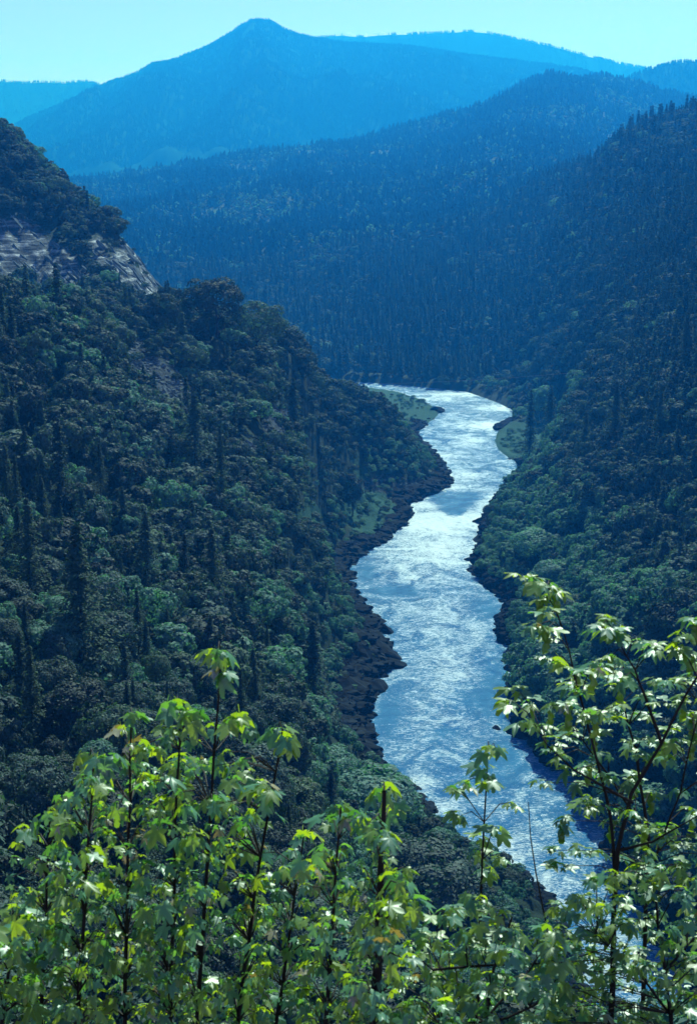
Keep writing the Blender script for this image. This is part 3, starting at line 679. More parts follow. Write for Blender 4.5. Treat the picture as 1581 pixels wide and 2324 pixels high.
indiv = np.zeros(n, bool)
for c in (False, True):
    idx = np.where(tvis & (con == c))[0]; idx = idx[np.argsort(-appar[idx])][:285]
    indiv[idx] = True
    idx = sorted(idx, key=lambda i: rel(ppx[i], ppy[i])[0])
    for i in idx:
        h = hgt[i]; f = fat[i]; loc = (x[i], y[i], zz[i] - .3); light = kindc[i] == 2; kc = CN[kindc[i]]; where = rel(ppx[i], ppy[i])[1]
        what = f"{size_word(h, 1)}{'pale' if light else 'dark'} conifer" if c else f"{size_word(h, 0)}{ {'dark': 'dark green', 'grey': 'grey green', 'bright': 'fresh green'}[kc]} round tree"
        m_ = LABN.get((what, where), 0); LABN[what, where] = m_ + 1
        lab = f"{what}, {ORD[min(m_, 11)]} out {where}" if m_ < 11 else f"{what} farther out {where}"
        if c:
            cr = HC[2 * (var[i] % 3)] if y[i] < 420 else CF['light' if light else 'dark', var[i] % 5]
            tr = HC[2 * (var[i] % 3) + 1] if y[i] < 420 else CFT[var[i] % 5]
            put_tree('conifer_tree', loc, lab, 'conifer', 'conifers on the gorge sides', cr, tr, rot[i], (h / 10 * f, h / 10 * f, h / 10))
        else:
            cr = HI[var[i] % 3][kc] if y[i] < 330 else BL[kc, var[i]]
            put_tree('broadleaf_tree', loc, lab, 'tree', 'round crowned trees on the gorge sides', cr, BLT[var[i]], rot[i], (h / 10 * f * 1.12, h / 10 * f * 1.12, h / 10))

# everything past the limit: one object per kind, instanced on points
def scatter(name, label, P_, sources, sel, group=None):
    me = bpy.data.meshes.new(name); m = len(P_['co']); me.vertices.add(m); me.vertices.foreach_set('co', np.asarray(P_['co'], np.float32).ravel())
    a = me.attributes.new('rot', 'FLOAT_VECTOR', 'POINT'); rr = np.zeros((m, 3), np.float32); rr[:, 2] = P_['rot']; a.data.foreach_set('vector', rr.ravel())
    a = me.attributes.new('scl', 'FLOAT_VECTOR', 'POINT'); a.data.foreach_set('vector', np.asarray(P_['scl'], np.float32).ravel())
    a = me.attributes.new('pick', 'INT', 'POINT'); a.data.foreach_set('value', np.asarray(sel, np.int32))
    o = link(name, me); tag(o, label, kind='stuff')
    ng = bpy.data.node_groups.new(name, 'GeometryNodeTree')
    ng.interface.new_socket('Geometry', in_out='INPUT', socket_type='NodeSocketGeometry'); ng.interface.new_socket('Geometry', in_out='OUTPUT', socket_type='NodeSocketGeometry')
    ns, ls = ng.nodes, ng.links
    gi = ns.new('NodeGroupInput'); go = ns.new('NodeGroupOutput'); inst = ns.new('GeometryNodeInstanceOnPoints')
    join = ns.new('GeometryNodeJoinGeometry')
    for src in reversed(sources):
        oi = ns.new('GeometryNodeObjectInfo'); oi.inputs[0].default_value = src; oi.inputs['As Instance'].default_value = True; oi.transform_space = 'ORIGINAL'
        ls.new(oi.outputs['Geometry'], join.inputs[0])
    ls.new(gi.outputs[0], inst.inputs['Points']); ls.new(join.outputs[0], inst.inputs['Instance']); inst.inputs['Pick Instance'].default_value = True
    for nm, sock, ty in (('pick', 'Instance Index', 'INT'), ('rot', 'Rotation', 'FLOAT_VECTOR'), ('scl', 'Scale', 'FLOAT_VECTOR')):
        na = ns.new('GeometryNodeInputNamedAttribute'); na.data_type = ty; na.inputs[0].default_value = nm; ls.new(na.outputs[0], inst.inputs[sock])
    ls.new(inst.outputs[0], go.inputs[0])
    md = o.modifiers.new('scatter', 'NODES'); md.node_group = ng; return o

def first_crown(me):
    for o in bpy.data.objects:
        if o.data is me: return o
    # a kind that no tree of its own shows: one more tree stands for it beyond the ridge
    return None
def src_obj(me, tall, conifer):
    o = first_crown(me)
    if o is None:
        xx_, yy_ = rnd.uniform(-60, 60), rnd.uniform(2000, 2300)
        o = put_tree('conifer_tree' if conifer else 'broadleaf_tree', (xx_, yy_, H(xx_, yy_)), ('dark pointed conifer' if conifer else 'round crowned tree') + ' among the woods beyond the river bend', 'conifer' if conifer else 'tree', 'trees beyond the river bend', me, CFT[0] if conifer else BLT[0], 0, (tall / 10,) * 3).children[0]
    return o
rest = ~indiv
nf = y < 2300
def pk(mask): return dict(co=np.stack([x, y, zz - .3], 1)[mask], rot=rot[mask], scl=np.stack([hgt / 10 * fat * np.where(con, 1, 1.12)] * 2 + [hgt / 10], 1)[mask])
k = rest & con & nf; src = [src_obj(CF[nm, v], 20, True) for nm in ('dark', 'light') for v in range(5)]
scatter('conifer_forest', 'dark pointed conifers covering the gorge sides', pk(k), src, (var[k] % 5) + 5 * (kindc[k] == 2))
k = rest & ~con & nf; src = [src_obj(BL[nm, v], 10, False) for nm in CN for v in range(6)]
scatter('broadleaf_forest', 'round crowned trees covering the gorge sides', pk(k), src, var[k] + 6 * kindc[k])
# slopes kilometres off use lighter trees
TC = [tiny('needles_small', M_con, 900 + v, True) for v in range(3)] + [tiny('crown_small', FOL['grey'], 920 + v, False) for v in range(1)] + [tiny('crown_small', FOL['bright'], 925, False)]
def small_tree(me, px, yy, label, conifer):
    s_, _ = st(px, 400); xx_ = s_ * yy
    o = thing('conifer_tree' if conifer else 'broadleaf_tree', (xx_, yy, H(xx_, yy)), label, 'conifer' if conifer else 'tree', 'trees on the second ridge', 0, 2.2)
    return link('crown', me, o)
TM = [tiny('needles_distant', M_cfar, 940 + v, True) for v in range(2)]
SRC = [small_tree(TC[0], 930, 4650, 'tall conifer standing out where the second ridge steps up', True), small_tree(TC[1], 1078, 4850, 'conifer standing out on the second ridge, right of the step', True), small_tree(TC[2], 1172, 4950, 'conifer standing out below the dark hump of the second ridge', True), small_tree(TC[3], 870, 4400, 'pale round tree beside the far clearing', False), small_tree(TC[4], 700, 4300, 'pale round tree at the left end of the far clearing', False)]
SRM = [small_tree(TM[0], 1500, 6900, 'conifer on the round hill at the far right', True), small_tree(TM[1], 1540, 6900, 'conifer near the top of the round hill at the far right', True)]
for q_ in SRM: q_.parent.location.z = float(np.interp(q_.parent.location.x / 6900, MT[0][0], MT[0][5][55]))
k = rest & ~nf; sel = np.where(con[k], var[k] % 3, 3 + (var[k] % 3 == 0))
scatter('far_forest', 'conifer forest covering the blue slopes beyond the bend', pk(k), SRC, sel)
for nm_, (s_, yrs, u_, Xv, Yv, Zv), cnt, sz in (('hill_forest', MT[0], 6000, 2.4), ('mountain_forest', MT[1], 70000, 2.7), ('crest_forest', MT[2], 15000, 2.6), ('left_hill_forest', MT[3], 6000, 2.6)):
    r_ = np.random.default_rng(cnt); nr_, nc_ = Xv.shape
    fi = r_.uniform(nr_ * .12, nr_ * .56, cnt); fi = np.where(r_.uniform(size=cnt) < .06, nr_ * .5 + r_.normal(size=cnt) * .6, fi); ci = r_.uniform(0, nc_ - 1.01, cnt)
    i0 = fi.astype(int); j0 = ci.astype(int); a_ = fi - i0; b_ = ci - j0
    bl = lambda G: G[i0, j0] * (1 - a_) * (1 - b_) + G[i0 + 1, j0] * a_ * (1 - b_) + G[i0, j0 + 1] * (1 - a_) * b_ + G[i0 + 1, j0 + 1] * a_ * b_
    px_, py_, pz_ = bl(Xv), bl(Yv), bl(Zv)
    kk = (np.abs(px_ / py_ - .005) < .29) & (fbm(px_ / 260, py_ / 260, 3, 90) < .42)
    for sx_, sy_, sr_ in SNOWP: kk &= ~((np.abs(px_ - sx_) < sr_) & (py_ > sy_ - 330) & (py_ < sy_ + 60))
    hh = sz * .8 * r_.uniform(.5, 1.15, cnt)
    scatter(nm_, {'hill_forest': 'forest on the round hill at the right', 'mountain_forest': 'forest covering the blue mountain', 'crest_forest': 'forest along the long snowy crest', 'left_hill_forest': 'forest on the low far hill at the left'}[nm_],
            dict(co=np.stack([px_, py_, pz_], 1)[kk], rot=r_.uniform(0, 6.28, cnt)[kk], scl=np.stack([hh * 1.15, hh * 1.15, hh], 1)[kk]), SRM, r_.integers(0, 2, cnt)[kk])

# ------------------------------------------------------------------ trees one can point to
def hero(kindn, px, Y, top, label, group=None, wide=1.0, col='grey', v=0):
    s_, t_ = st(px, top); xx_ = float(s_ * Y); zg = H(xx_, Y); zt = CAMZ + float(t_) * Y; h = max(zt - zg, 3.0); col = 'pale' if col == 'bright' else col
    if kindn == 'conifer': return put_tree('conifer_tree', (xx_, Y, zg - .3), label, 'conifer', group, HC[2 * (v % 3)], HC[2 * (v % 3) + 1], rnd.uniform(0, 6), (h / 10 * wide, h / 10 * wide, h / 10))
    return put_tree('broadleaf_tree', (xx_, Y, zg - .3), label, 'tree', group, HI[v % 3][col], BLT[v % 6], rnd.uniform(0, 6), (h / 10 * wide, h / 10 * wide, h / 10))
for a in HERO: hero(*a)

MARKS2 = [(845,882,'the far left end of the gravel bar'),(1000,932,'the tip of the gravel bar'),(950,968,'the near side of the gravel bar'),(1125,990,'the tip of the grassy bar'),(1200,1000,'the middle of the grassy bar'),(1190,1055,'the near end of the grassy bar'),(1014,1098,'the spur tip'),(940,1135,'the inner cove of the spur'),(926,1170,'the point of the green flat'),(850,1170,'the middle of the green flat'),(830,1255,'the shore under the green flat'),(795,1310,'the widest part of the river'),(850,1400,'the topmost ledge'),(890,1515,'the blunt black nose'),(852,1600,'the corner above the long thin ledge'),(845,1690,'the lowest ledge'),(945,1785,'the upper lower-shore rock'),(1055,1895,'the thin sapling over the river'),(1180,1970,'the end of the lower shore'),(1160,1100,'the bank above the rapids'),(1080,1200,'the rock point beside the rapids'),(1066,1275,'the rock point below the rapids'),(1148,1372,'the right bank shelf'),(1128,1450,'the bank opposite the topmost ledge'),(1150,1530,'the bank opposite the blunt nose'),(1160,1640,'the black ledge tip'),(1235,1725,'the shaded right shore'),(700,1180,'the light patch above the flat'),(330,850,'the upper scree strip'),(450,880,'the scree right of the upper strip'),(640,960,'the lower scree strip'),(740,1070,'the scree above the flat'),(880,1100,'the bare foot of the spur')]
def small_label(what, x_, y_, z_):
    px_, py_ = img(x_ / y_, (z_ - CAMZ) / y_); k_ = int(np.argmin([math.hypot(px_ - m[0], py_ - m[1]) for m in MARKS2])); dx, dy = px_ - MARKS2[k_][0], py_ - MARKS2[k_][1]
    wh = (('above' if dy < 0 else 'below') if abs(dy) > abs(dx) else ('left of' if dx < 0 else 'right of')) + ' ' + MARKS2[k_][2]
    m_ = LABN.get((what, wh), 0); LABN[what, wh] = m_ + 1
    return f"{what}, {ORD[m_]} {wh}" if m_ < 12 else f"{what} {wh}"
# shrubs on the bars and flats
nsb = 0
for (cx, cyy, rx, ry_, cnt, lab) in [(*gp(910, 925), 24, 75, 95, 'low green bush on the gravel bar at the left of the bend'), (*gp(1200, 1010), 24, 60, 90, 'low green bush on the grassy bar at the right bank'), (*gp(845, 1175), 24, 45, 60, 'low green bush on the flat below the scree'), (*gp(700, 1180, 55), 22, 40, 30, 'low green bush on the light patch above the flat')]:
    for _ in range(cnt):
        a = rnd.uniform(0, 6.28); rr_ = math.sqrt(rnd.random()); xx_ = cx + math.cos(a) * rx * rr_; yy_ = cyy + math.sin(a) * ry_ * rr_
        if float(look(sdist, xx_, yy_)[0]) < 2.0: continue
        if rnd.random() < .25 and cyy > 1200: continue
        h = rnd.uniform(1.6, 4.2); v_ = rnd.randrange(6)
        o = thing('shrub', (xx_, yy_, H(xx_, yy_) - .5), small_label(('small' if h < 2.6 else 'bigger') + ' green bush', xx_, yy_, H(xx_, yy_)), 'bush', 'low bushes on the bars and flats', rnd.uniform(0, 6), (h / 10 * 1.5, h / 10 * 1.5, h / 10))
        link('foliage', BL['bright' if rnd.random() < .8 else 'grey', v_], o); nsb += 1

# ------------------------------------------------------------------ rocks
def rock_np(seed, cuts=16, sub=3, strat=.10):
    import bmesh
    r = np.random.default_rng(seed); bm = bmesh.new(); bmesh.ops.create_icosphere(bm, subdivisions=sub, radius=1.0)
    v = np.array([p.co for p in bm.verts]); f = np.array([[q_.index for q_ in fc.verts] for fc in bm.faces]); bm.free()
    for _ in range(cuts):
        nrm = r.normal(size=3); nrm /= np.linalg.norm(nrm); dst = r.uniform(.45, .85); over = np.maximum(v @ nrm - dst, 0); v = v - over[:, None] * nrm
    ax = np.array([.35, .2, .92]); q_ = v @ ax * 7; v = v * (1 + strat * ((q_ % 1) - .5)[:, None])
    v += .05 * np.stack([perlin(v[:, 0] * 3 + k * 7, v[:, 1] * 3 + v[:, 2] * 2, seed + k) for k in range(3)], 1)
    return v, f
RK = [mesh_np('slate_rock', *rock_np(500 + k), (M_rock,)) for k in range(7)]
RP = [mesh_np('pale_rock', *rock_np(520 + k), (M_rockl,)) for k in range(4)]
def rock(px, py, w_, d_, h_, label, group, tilt=.0, ms=RK, name='rock', zoff=0.0, xy=None):
    x_, y_ = xy if xy else gp(px, py)
    o = link(name, ms[rnd.randrange(len(ms))]); o.location = (x_, y_, H(x_, y_) * .5 + h_ * .15 + zoff); o.scale = (w_ / 1.3, d_ / 1.3, h_ / 1.3)
    o.rotation_euler = (rnd.uniform(-.15, .15), tilt + rnd.uniform(-.12, .12), rnd.uniform(-.5, .5)); return tag(o, label, 'rock', group)
LEDGE = [(880,1432,9,7,3.2,'black slate block jutting out at the top of the left ledges'),(850,1415,9,8,3.5,'black slate block behind the topmost jutting one'),(895,1508,8,7,4.0,'blunt black slate nose reaching farthest into the river'),(868,1490,10,9,6,'broad black slate hump behind the blunt nose'),(838,1470,12,9,7,'black slate wall above the blunt nose'),(845,1565,11,9,6,'sloping black slate slab under the blunt nose'),(815,1530,13,11,9,'high black slate wall halfway down the left ledges'),(800,1590,12,9,7,'black slate ledge at the inner corner'),(830,1628,11,4,2.2,'long thin black ledge running out into the river'),(790,1645,12,8,4,'black slate ledge behind the long thin one'),(825,1680,8,6,3,'black slate ledge second from the lower end'),(840,1712,7,5,2.2,'lowest black ledge before the pale bushes'),(775,1505,12,12,9,'black slate wall under the trees of the left slope'),(770,1600,12,11,7,'dark slate hump under the pale bushes'),(822,1385,8,7,3.5,'dark rock where the left ledges begin')]
for a in LEDGE: rock(a[0], a[1], a[2] * 1.35, a[3] * 1.3, a[4] * 1.4, a[5], 'black slate ledges on the left shore', tilt=.35, name='rock_ledge')
LOW = [(925,1775,6,6,2.4,'dark rock at the upper end of the lower left shore'),(950,1800,7,6,2.6,'dark rock second along the lower left shore'),(935,1825,8,8,3,'dark ledge above the second rock of the lower shore'),(985,1840,6,5,2,'dark rock halfway down the lower left shore'),(965,1868,8,7,3,'dark ledge halfway down the lower left shore'),(1015,1880,6,6,2.2,'dark rock before the thin sapling'),(1060,1915,6,5,2,'dark rock behind the thin sapling'),(1110,1950,6,5,2,'dark rock just right of the thin sapling'),(1160,1985,6,5,2,'dark flat rock near the end of the lower shore'),(1195,2015,5,5,1.8,'last dark rock of the lower left shore')]
for a in LOW: rock(*a[:5], a[5], 'dark rocks along the lower left shore', tilt=.2, name='rock_ledge')
RIGHT = [(1098,1185,11,10,8,'dark rounded rock point beside the rapids'),(1092,1225,10,9,6,'dark rock under the rounded point'),(1082,1290,9,8,5,'dark rock point below the rapids on the right bank'),(1105,1325,9,7,4,'dark rock behind the right bank point'),(1150,1385,8,7,4,'dark rock shelf on the right bank'),(1142,1440,7,6,4,'dark rock opposite the topmost left ledge'),(1158,1500,7,6,3.5,'dark rock opposite the blunt nose'),(1160,1560,6,5,3,'dark rock under the left maple spray'),(1128,1652,3.2,3.0,2.6,'small round black rock at the tip of the right ledge'),(1150,1660,7,4,1.8,'flat black ledge behind the small round rock'),(1180,1672,8,5,2.5,'black ledge joining the right bank'),(1170,1085,9,8,5,'dark rock above the rapids on the right bank'),(1000,1100,7,7,3,'dark rock at the tip of the left spur'),(960,1122,7,6,2.5,'dark rock left of the spur tip'),(1040,1587,.9,.7,.5,'tiny dark rock alone in the middle of the river')]
for a in RIGHT: rock(*a[:5], a[5], None, tilt=-.2, name='rock')
# boulders strewn along both shores
def shore(pts, a0, a1, side, lab, grp, cnt, ms, big):
    P_ = pts[a0:a1]
    for _ in range(cnt):
        k_ = rnd.randrange(len(P_) - 1); f_ = rnd.random(); x_ = P_[k_][0] * (1 - f_) + P_[k_ + 1][0] * f_; y_ = P_[k_][1] * (1 - f_) + P_[k_ + 1][1] * f_
        x_ += side * rnd.uniform(-1.5, 5); sz = rnd.uniform(.8, big)
        rock(0, 0, sz * 1.3, sz, sz * .7, small_label(('small ' if sz < 1.5 else 'big ' if sz > 2.4 else '') + lab.split(' ')[0] + ' boulder', x_, y_, 0), 'boulders strewn along the shores', ms=ms, name='boulder', xy=(x_, y_))
shore(L, 4, 18, -1, 'grey boulder on the shore between the spur tip and the flat', 'boulders on the shore between the spur tip and the flat', 60, RK + RP[:2], 3.0)
shore(L, 18, 30, -1, 'dark boulder among the black slate ledges', 'boulders among the black slate ledges', 50, RK, 3.4)
shore(L, 30, 39, -1, 'dark boulder on the lower left shore', 'boulders on the lower left shore', 45, RK, 2.4)
shore(Rr, 5, 25, 1, 'dark boulder along the foot of the right bank', 'boulders along the foot of the right bank', 70, RK, 3.2)
shore(L, 0, 6, -1, 'pale boulder on the gravel bar at the bend', 'pale boulders on the gravel bar', 14, RP, 2.2)
# slate slabs standing out of the cliff and scree
sp_i, sp_j = np.where((cliff > .45) & (PX > -30) & (PX < 400))
for _ in range(130):
    k_ = rnd.randrange(len(sp_i)); x_, y_ = X[sp_i[k_], sp_j[k_]], Yg[sp_i[k_], sp_j[k_]]
    o = link('slate_slab', RP[rnd.randrange(4)]); o.location = (x_, y_, z[sp_i[k_], sp_j[k_]] + .2); L_ = rnd.uniform(3, 10)
    o.scale = (L_, rnd.uniform(1, 3), rnd.uniform(.5, 1.3)); o.rotation_euler = (rnd.uniform(-.3, .1), R(48) + rnd.uniform(-.15, .15), rnd.uniform(-.4, .3))
    tag(o, 'pale slanting slate slab in the cliff of the spur', 'rock', 'slate slabs of the spur cliff')
sc_i, sc_j = np.where((scree > .5) & (PX > 200))
for _ in range(55):
    k_ = rnd.randrange(len(sc_i)); x_, y_ = X[sc_i[k_], sc_j[k_]], Yg[sc_i[k_], sc_j[k_]]; sz = rnd.uniform(.5, 1.9)
    o = link('boulder', RP[rnd.randrange(4)]); o.location = (x_, y_, z[sc_i[k_], sc_j[k_]]); o.scale = (sz * 1.8, sz, sz * .6); o.rotation_euler = (rnd.uniform(-.3, .3), R(35), rnd.uniform(-.6, .6))
    tag(o, small_label(('small' if sz < 1.1 else 'big') + ' grey slate block', x_, y_, o.location.z), 'rock', 'slate blocks on the scree strips')

def rubble(name, label, mask, cnt, ms, lo, hi, lab1, grp, seed):
    r = np.random.default_rng(seed); ii, jj = np.where(mask); k = r.choice(len(ii), cnt, p=(lambda w_: w_ / w_.sum())(Yg[ii, jj] * (Yg[np.minimum(ii + 1, len(rows) - 1), jj] - Yg[ii, jj])))
    fi = np.minimum(ii[k] + 1, len(rows) - 1); u_ = r.uniform(size=cnt); v_ = r.uniform(size=cnt); j1 = np.minimum(jj[k] + 1, len(cols) - 1)
    px_ = X[ii[k], jj[k]] * (1 - v_) + X[ii[k], j1] * v_; py_ = Yg[ii[k], jj[k]] * (1 - u_) + Yg[fi, jj[k]] * u_
    pz_ = np.maximum(look(z, px_, py_), -.5); sz = (lo + (hi - lo) * r.uniform(size=cnt) ** 2.5) * np.where(py_ < 470, .6, 1)
    src = []
    for m_ in ms:
        for o_ in bpy.data.objects:
            if o_.data is m_: src.append(o_); break
    scatter(name, label, dict(co=np.stack([px_, py_, pz_], 1), rot=r.normal(size=cnt) * .45, scl=np.stack([sz * 1.5, sz, sz * .75], 1)), src, r.integers(0, len(src), cnt))
rubble('rock_rubble', 'dark broken slate covering the river banks', ((wet > .5) & (sdist > .3) | (sdist > -2.2) & (sdist <= .3) & (Yg > 330) & (Yg < 800) & (fbm(X / 14, Yg / 14, 2, 77) > .12)) & (PX > 300) & (Yg < 1300), 9000, RK, .5, 5.5, '', '', 1)
rubble('scree_rubble', 'grey broken slate covering the scree strips', (scree > .42) & (PX > 200), 4200, RP, .25, 1.1, '', '', 2)

# cable across the gorge at the bend
def tube_mesh(name, path, rad, n=4, mat=M_bark):
    path = [Vector(p) for p in path]; Vt, Ft = [], []
    for k_, p in enumerate(path):
        tdir = (path[min(k_ + 1, len(path) - 1)] - path[max(k_ - 1, 0)]).normalized(); a = tdir.cross(Vector((0.13, .97, .2))).normalized(); b = tdir.cross(a)
        rr_ = rad if not hasattr(rad, '__len__') else rad[k_]
        for i in range(n): an = 2 * math.pi * i / n; Vt.append(p + a * math.cos(an) * rr_ + b * math.sin(an) * rr_)
    for k_ in range(len(path) - 1):
        for i in range(n): a = k_ * n + i; b = k_ * n + (i + 1) % n; Ft.append((a, b, b + n, a + n))
    return mesh_np(name, np.array([tuple(v) for v in Vt]), np.array(Ft), (mat,), smooth=True)
pa, pb = pt(800, 872, 1150), pt(1620, 812, 900)
cpath = [tuple(pa * (1 - t_) + pb * t_ - np.array([0, 0, 14 * t_ * (1 - t_)])) for t_ in np.linspace(0, 1, 24)]
tag(link('cable', tube_mesh('cable', cpath, .07, 4, M_cable)), 'thin pale cable strung across the gorge before the bend', 'cable')

# ------------------------------------------------------------------ maple saplings in front
LF_M = {
 'green': foliage_mat('maple_leaf_green', (0.040, 0.145, 0.080), (0.115, 0.28, 0.15), trans=.42, gloss=.055, tcol=(2.5, 2.2, .38), rough=.40),
 'lime': foliage_mat('maple_leaf_lime', (0.12, 0.24, 0.05), (0.22, 0.33, 0.06), trans=.55, gloss=.055, tcol=(2.3, 1.9, .25), rough=.40),
 'bronze': foliage_mat('maple_leaf_bronze', (0.22, 0.20, 0.06), (0.32, 0.26, 0.10), trans=.4, gloss=.14, tcol=(1.4, 1.1, .5), rough=.4),
}
def leaf_np(droop, fold, seed):
    """five-lobed maple blade, unit length, petiole behind it"""
    r = random.Random(seed)
    outl = [(-2.5,.26),(-2.1,.52),(-1.78,.46),(-1.58,.36),(-1.22,.64),(-.95,.86),(-.74,.66),(-.50,.46),(-.30,.70),(-.16,.82),(0,1.0),(.16,.82),(.30,.70),(.50,.46),(.74,.66),(.95,.86),(1.22,.64),(1.58,.36),(1.78,.46),(2.1,.52),(2.5,.26)]
    vs = [(0, 0, 0)]
    for a, q_ in outl:
        q_ *= r.uniform(.92, 1.08); xx_, yy_ = math.sin(a) * q_, math.cos(a) * q_
        lobe = .07 * math.cos(a * 3.4)
        vs.append((xx_ * (1 - .12 * fold), yy_, -droop * (xx_**2 + max(yy_, 0)**2) * .8 - fold * abs(xx_) * .3 + lobe * q_ + r.uniform(-.03, .03)))
    m = len(vs); fs = [(0, i + 1, i + 2) for i in range(m - 2)]
    vs += [(-.012, -.55, .12), (.012, -.55, .12), (.012, 0, 0), (-.012, 0, 0)]; fs += [(m, m + 1, m + 2), (m, m + 2, m + 3)]
    return np.array(vs) * np.array([1, 1, 1]), np.array([(a, c, b) for a, b, c in fs])
LV = {}; LNP = []
for k_, (dr, fo) in enumerate([(.35, .2), (.75, .5), (.15, .0), (.55, .9)]):
    v_, f_ = leaf_np(dr, fo, k_); LNP.append((v_, f_))
    for nm in LF_M: LV[nm, k_] = mesh_np('maple_leaf', v_, f_, (LF_M[nm],), smooth=True)

def leaf_matrix(p, axis, nor, L_):
    yv = Vector(axis).normalized(); zv = Vector(nor) - yv * Vector(nor).dot(yv); zv.normalize(); xv = yv.cross(zv)
    m = Matrix((xv, yv, zv)).transposed().to_4x4(); return Matrix.Translation(Vector(p)) @ m @ Matrix.Diagonal((L_, L_, L_, 1))

def sc4(c): return c if len(c) == 4 else (*c, 1.0)
def maple(label, stems, clusters, Y, leaf=.12, droop=.7, group='maple saplings in front of the gorge', col=(.55, .93), rad=.016, catk=0.0, depth=.35):
    """stems: measured polylines (px, py) from the ground up; clusters: (px, py, leaves)"""
    x0, y0 = stems[0][0]; b3 = pt(x0, y0, Y); root = thing('maple_sapling', tuple(b3), label, 'sapling', group)
    nodes = []; dep = []
    for si, stp in enumerate(stems):
        yo = 0 if si == 0 else rnd.uniform(-depth, depth)
        pts3 = []
        for k_ in range(len(stp) - 1):
            for f_ in (0, .34, .67): q_ = (stp[k_][0] * (1 - f_) + stp[k_ + 1][0] * f_, stp[k_][1] * (1 - f_) + stp[k_ + 1][1] * f_); pts3.append((q_, len(pts3)))
        pts3.append((stp[-1], len(pts3))); m = len(pts3)
        P3 = [pt(q_[0] + rnd.uniform(-2, 2), q_[1], Y + yo * i_ / m) - b3 for q_, i_ in pts3]
        r0 = rad * (1 if si == 0 else .55); rads = [r0 * (1 - .8 * i_ / m) for i_ in range(m)]
        link('stem' if si == 0 else 'branch', tube_mesh('stem', [tuple(p) for p in P3], rads, 6, M_bark), root)
        nodes += [(q_, p, rads[i_]) for (q_, i_), p in zip(pts3, P3)]
    nl = 0; extra = []; clusters = [(c[0], c[1], c[2] + 2, *c[3:]) if len(c) == 3 else c for c in clusters]
    for (cx, cyy, nlv, ksz) in map(sc4, clusters):
        if nlv <= 0: continue
        c3 = pt(cx, cyy, Y + rnd.uniform(-depth, depth)) - b3
        best = min(nodes, key=lambda q_: math.hypot(q_[0][0] - cx, (q_[0][1] - cyy - 35) * 1.0) + (120 if q_[0][1] < cyy - 5 else 0))
        p0 = best[1]; mid = p0 * .45 + c3 * .55 + np.array([0, 0, .04]); ln = np.linalg.norm(c3 - p0)
        if ln > .05:
            link('branch', tube_mesh('twig', [tuple(p0), tuple(mid), tuple(c3)], [min(best[2] * .6, .0045), .003, .0018], 4, M_barkl if rnd.random() < .5 else M_bark), root)
        if catk and rnd.random() < catk:
            nb = 10; ct_ = [tuple(c3 + np.array([rnd.uniform(-.01, .01), rnd.uniform(-.01, .01), -.13 * i_ / nb])) for i_ in range(nb)]
            link('flower_cluster', tube_mesh('catkin', ct_, [.012 + .008 * (i_ % 2) for i_ in range(nb)], 6, LF_M['lime']), root)
        a0 = rnd.uniform(0, 6.28)
        for k_ in range(nlv):
            a = a0 + 2 * math.pi * k_ / nlv + rnd.uniform(-.4, .4); el = rnd.uniform(-.25, .5) if droop < .5 else rnd.uniform(-.5, .5)
            L_ = leaf * ksz * rnd.choice((rnd.uniform(.45, .8), rnd.uniform(.75, 1.2))); pl = L_ * .55
            dr = droop + rnd.uniform(-.65, .3)
            out = np.array([math.cos(a), math.sin(a), 0]); base = c3 + out * pl + np.array([rnd.uniform(-.02, .02), rnd.uniform(-.02, .02), el * pl])
            axis = out * math.cos(dr) + np.array([0, 0, -math.sin(dr)]); nor = out * math.sin(dr) + np.array([0, 0, math.cos(dr)]) + np.array([rnd.uniform(-.25, .25), rnd.uniform(-.25, .25), 0])
            q_ = rnd.random(); cn = 'green' if q_ < col[0] else 'lime' if q_ < col[1] else 'bronze'
            if nl < 300:
                o = link('leaf', LV[cn, rnd.randrange(4)], root); o.matrix_parent_inverse = Matrix(); o.matrix_local = leaf_matrix(base, axis, nor, L_)
            else: extra.append((cn, leaf_matrix(base, axis, nor, L_)))
            nl += 1
    if extra:
        vs, fs, mi, b_ = [], [], [], 0
        for cn, mt_ in extra:
            v_, f_ = LNP[rnd.randrange(4)]; M4 = np.array(mt_); vs.append(v_ @ M4[:3, :3].T + M4[:3, 3]); fs.append(f_ + b_); b_ += len(v_); mi += [list(LF_M).index(cn)] * len(f_)
        tag(link('foliage', mesh_np('foliage', np.concatenate(vs), np.concatenate(fs), list(LF_M.values()), smooth=True, idx=mi), root), kind='stuff')
    print(label, 'leaves', nl)
    return root

def sprinkle(x0, x1, top, y1, sp, nlv, keep=1.0):
    """jittered cluster places below the measured outline top(px)"""
    out = []; yy_ = 1300
    while yy_ < y1:
        xx_ = x0
        while xx_ < x1:
            a, b = xx_ + rnd.uniform(-.5, .5) * sp, yy_ + rnd.uniform(-.5, .5) * sp
            if b > top(a) and rnd.random() < keep + .18 * (b > 1990): out.append((a, b, rnd.choice(nlv)))
            xx_ += sp
        yy_ += sp * .9
    return out
def outl(pts):
    xs = [p[0] for p in pts]; ys = [p[1] for p in pts]; return lambda v: float(np.interp(v, xs, ys))
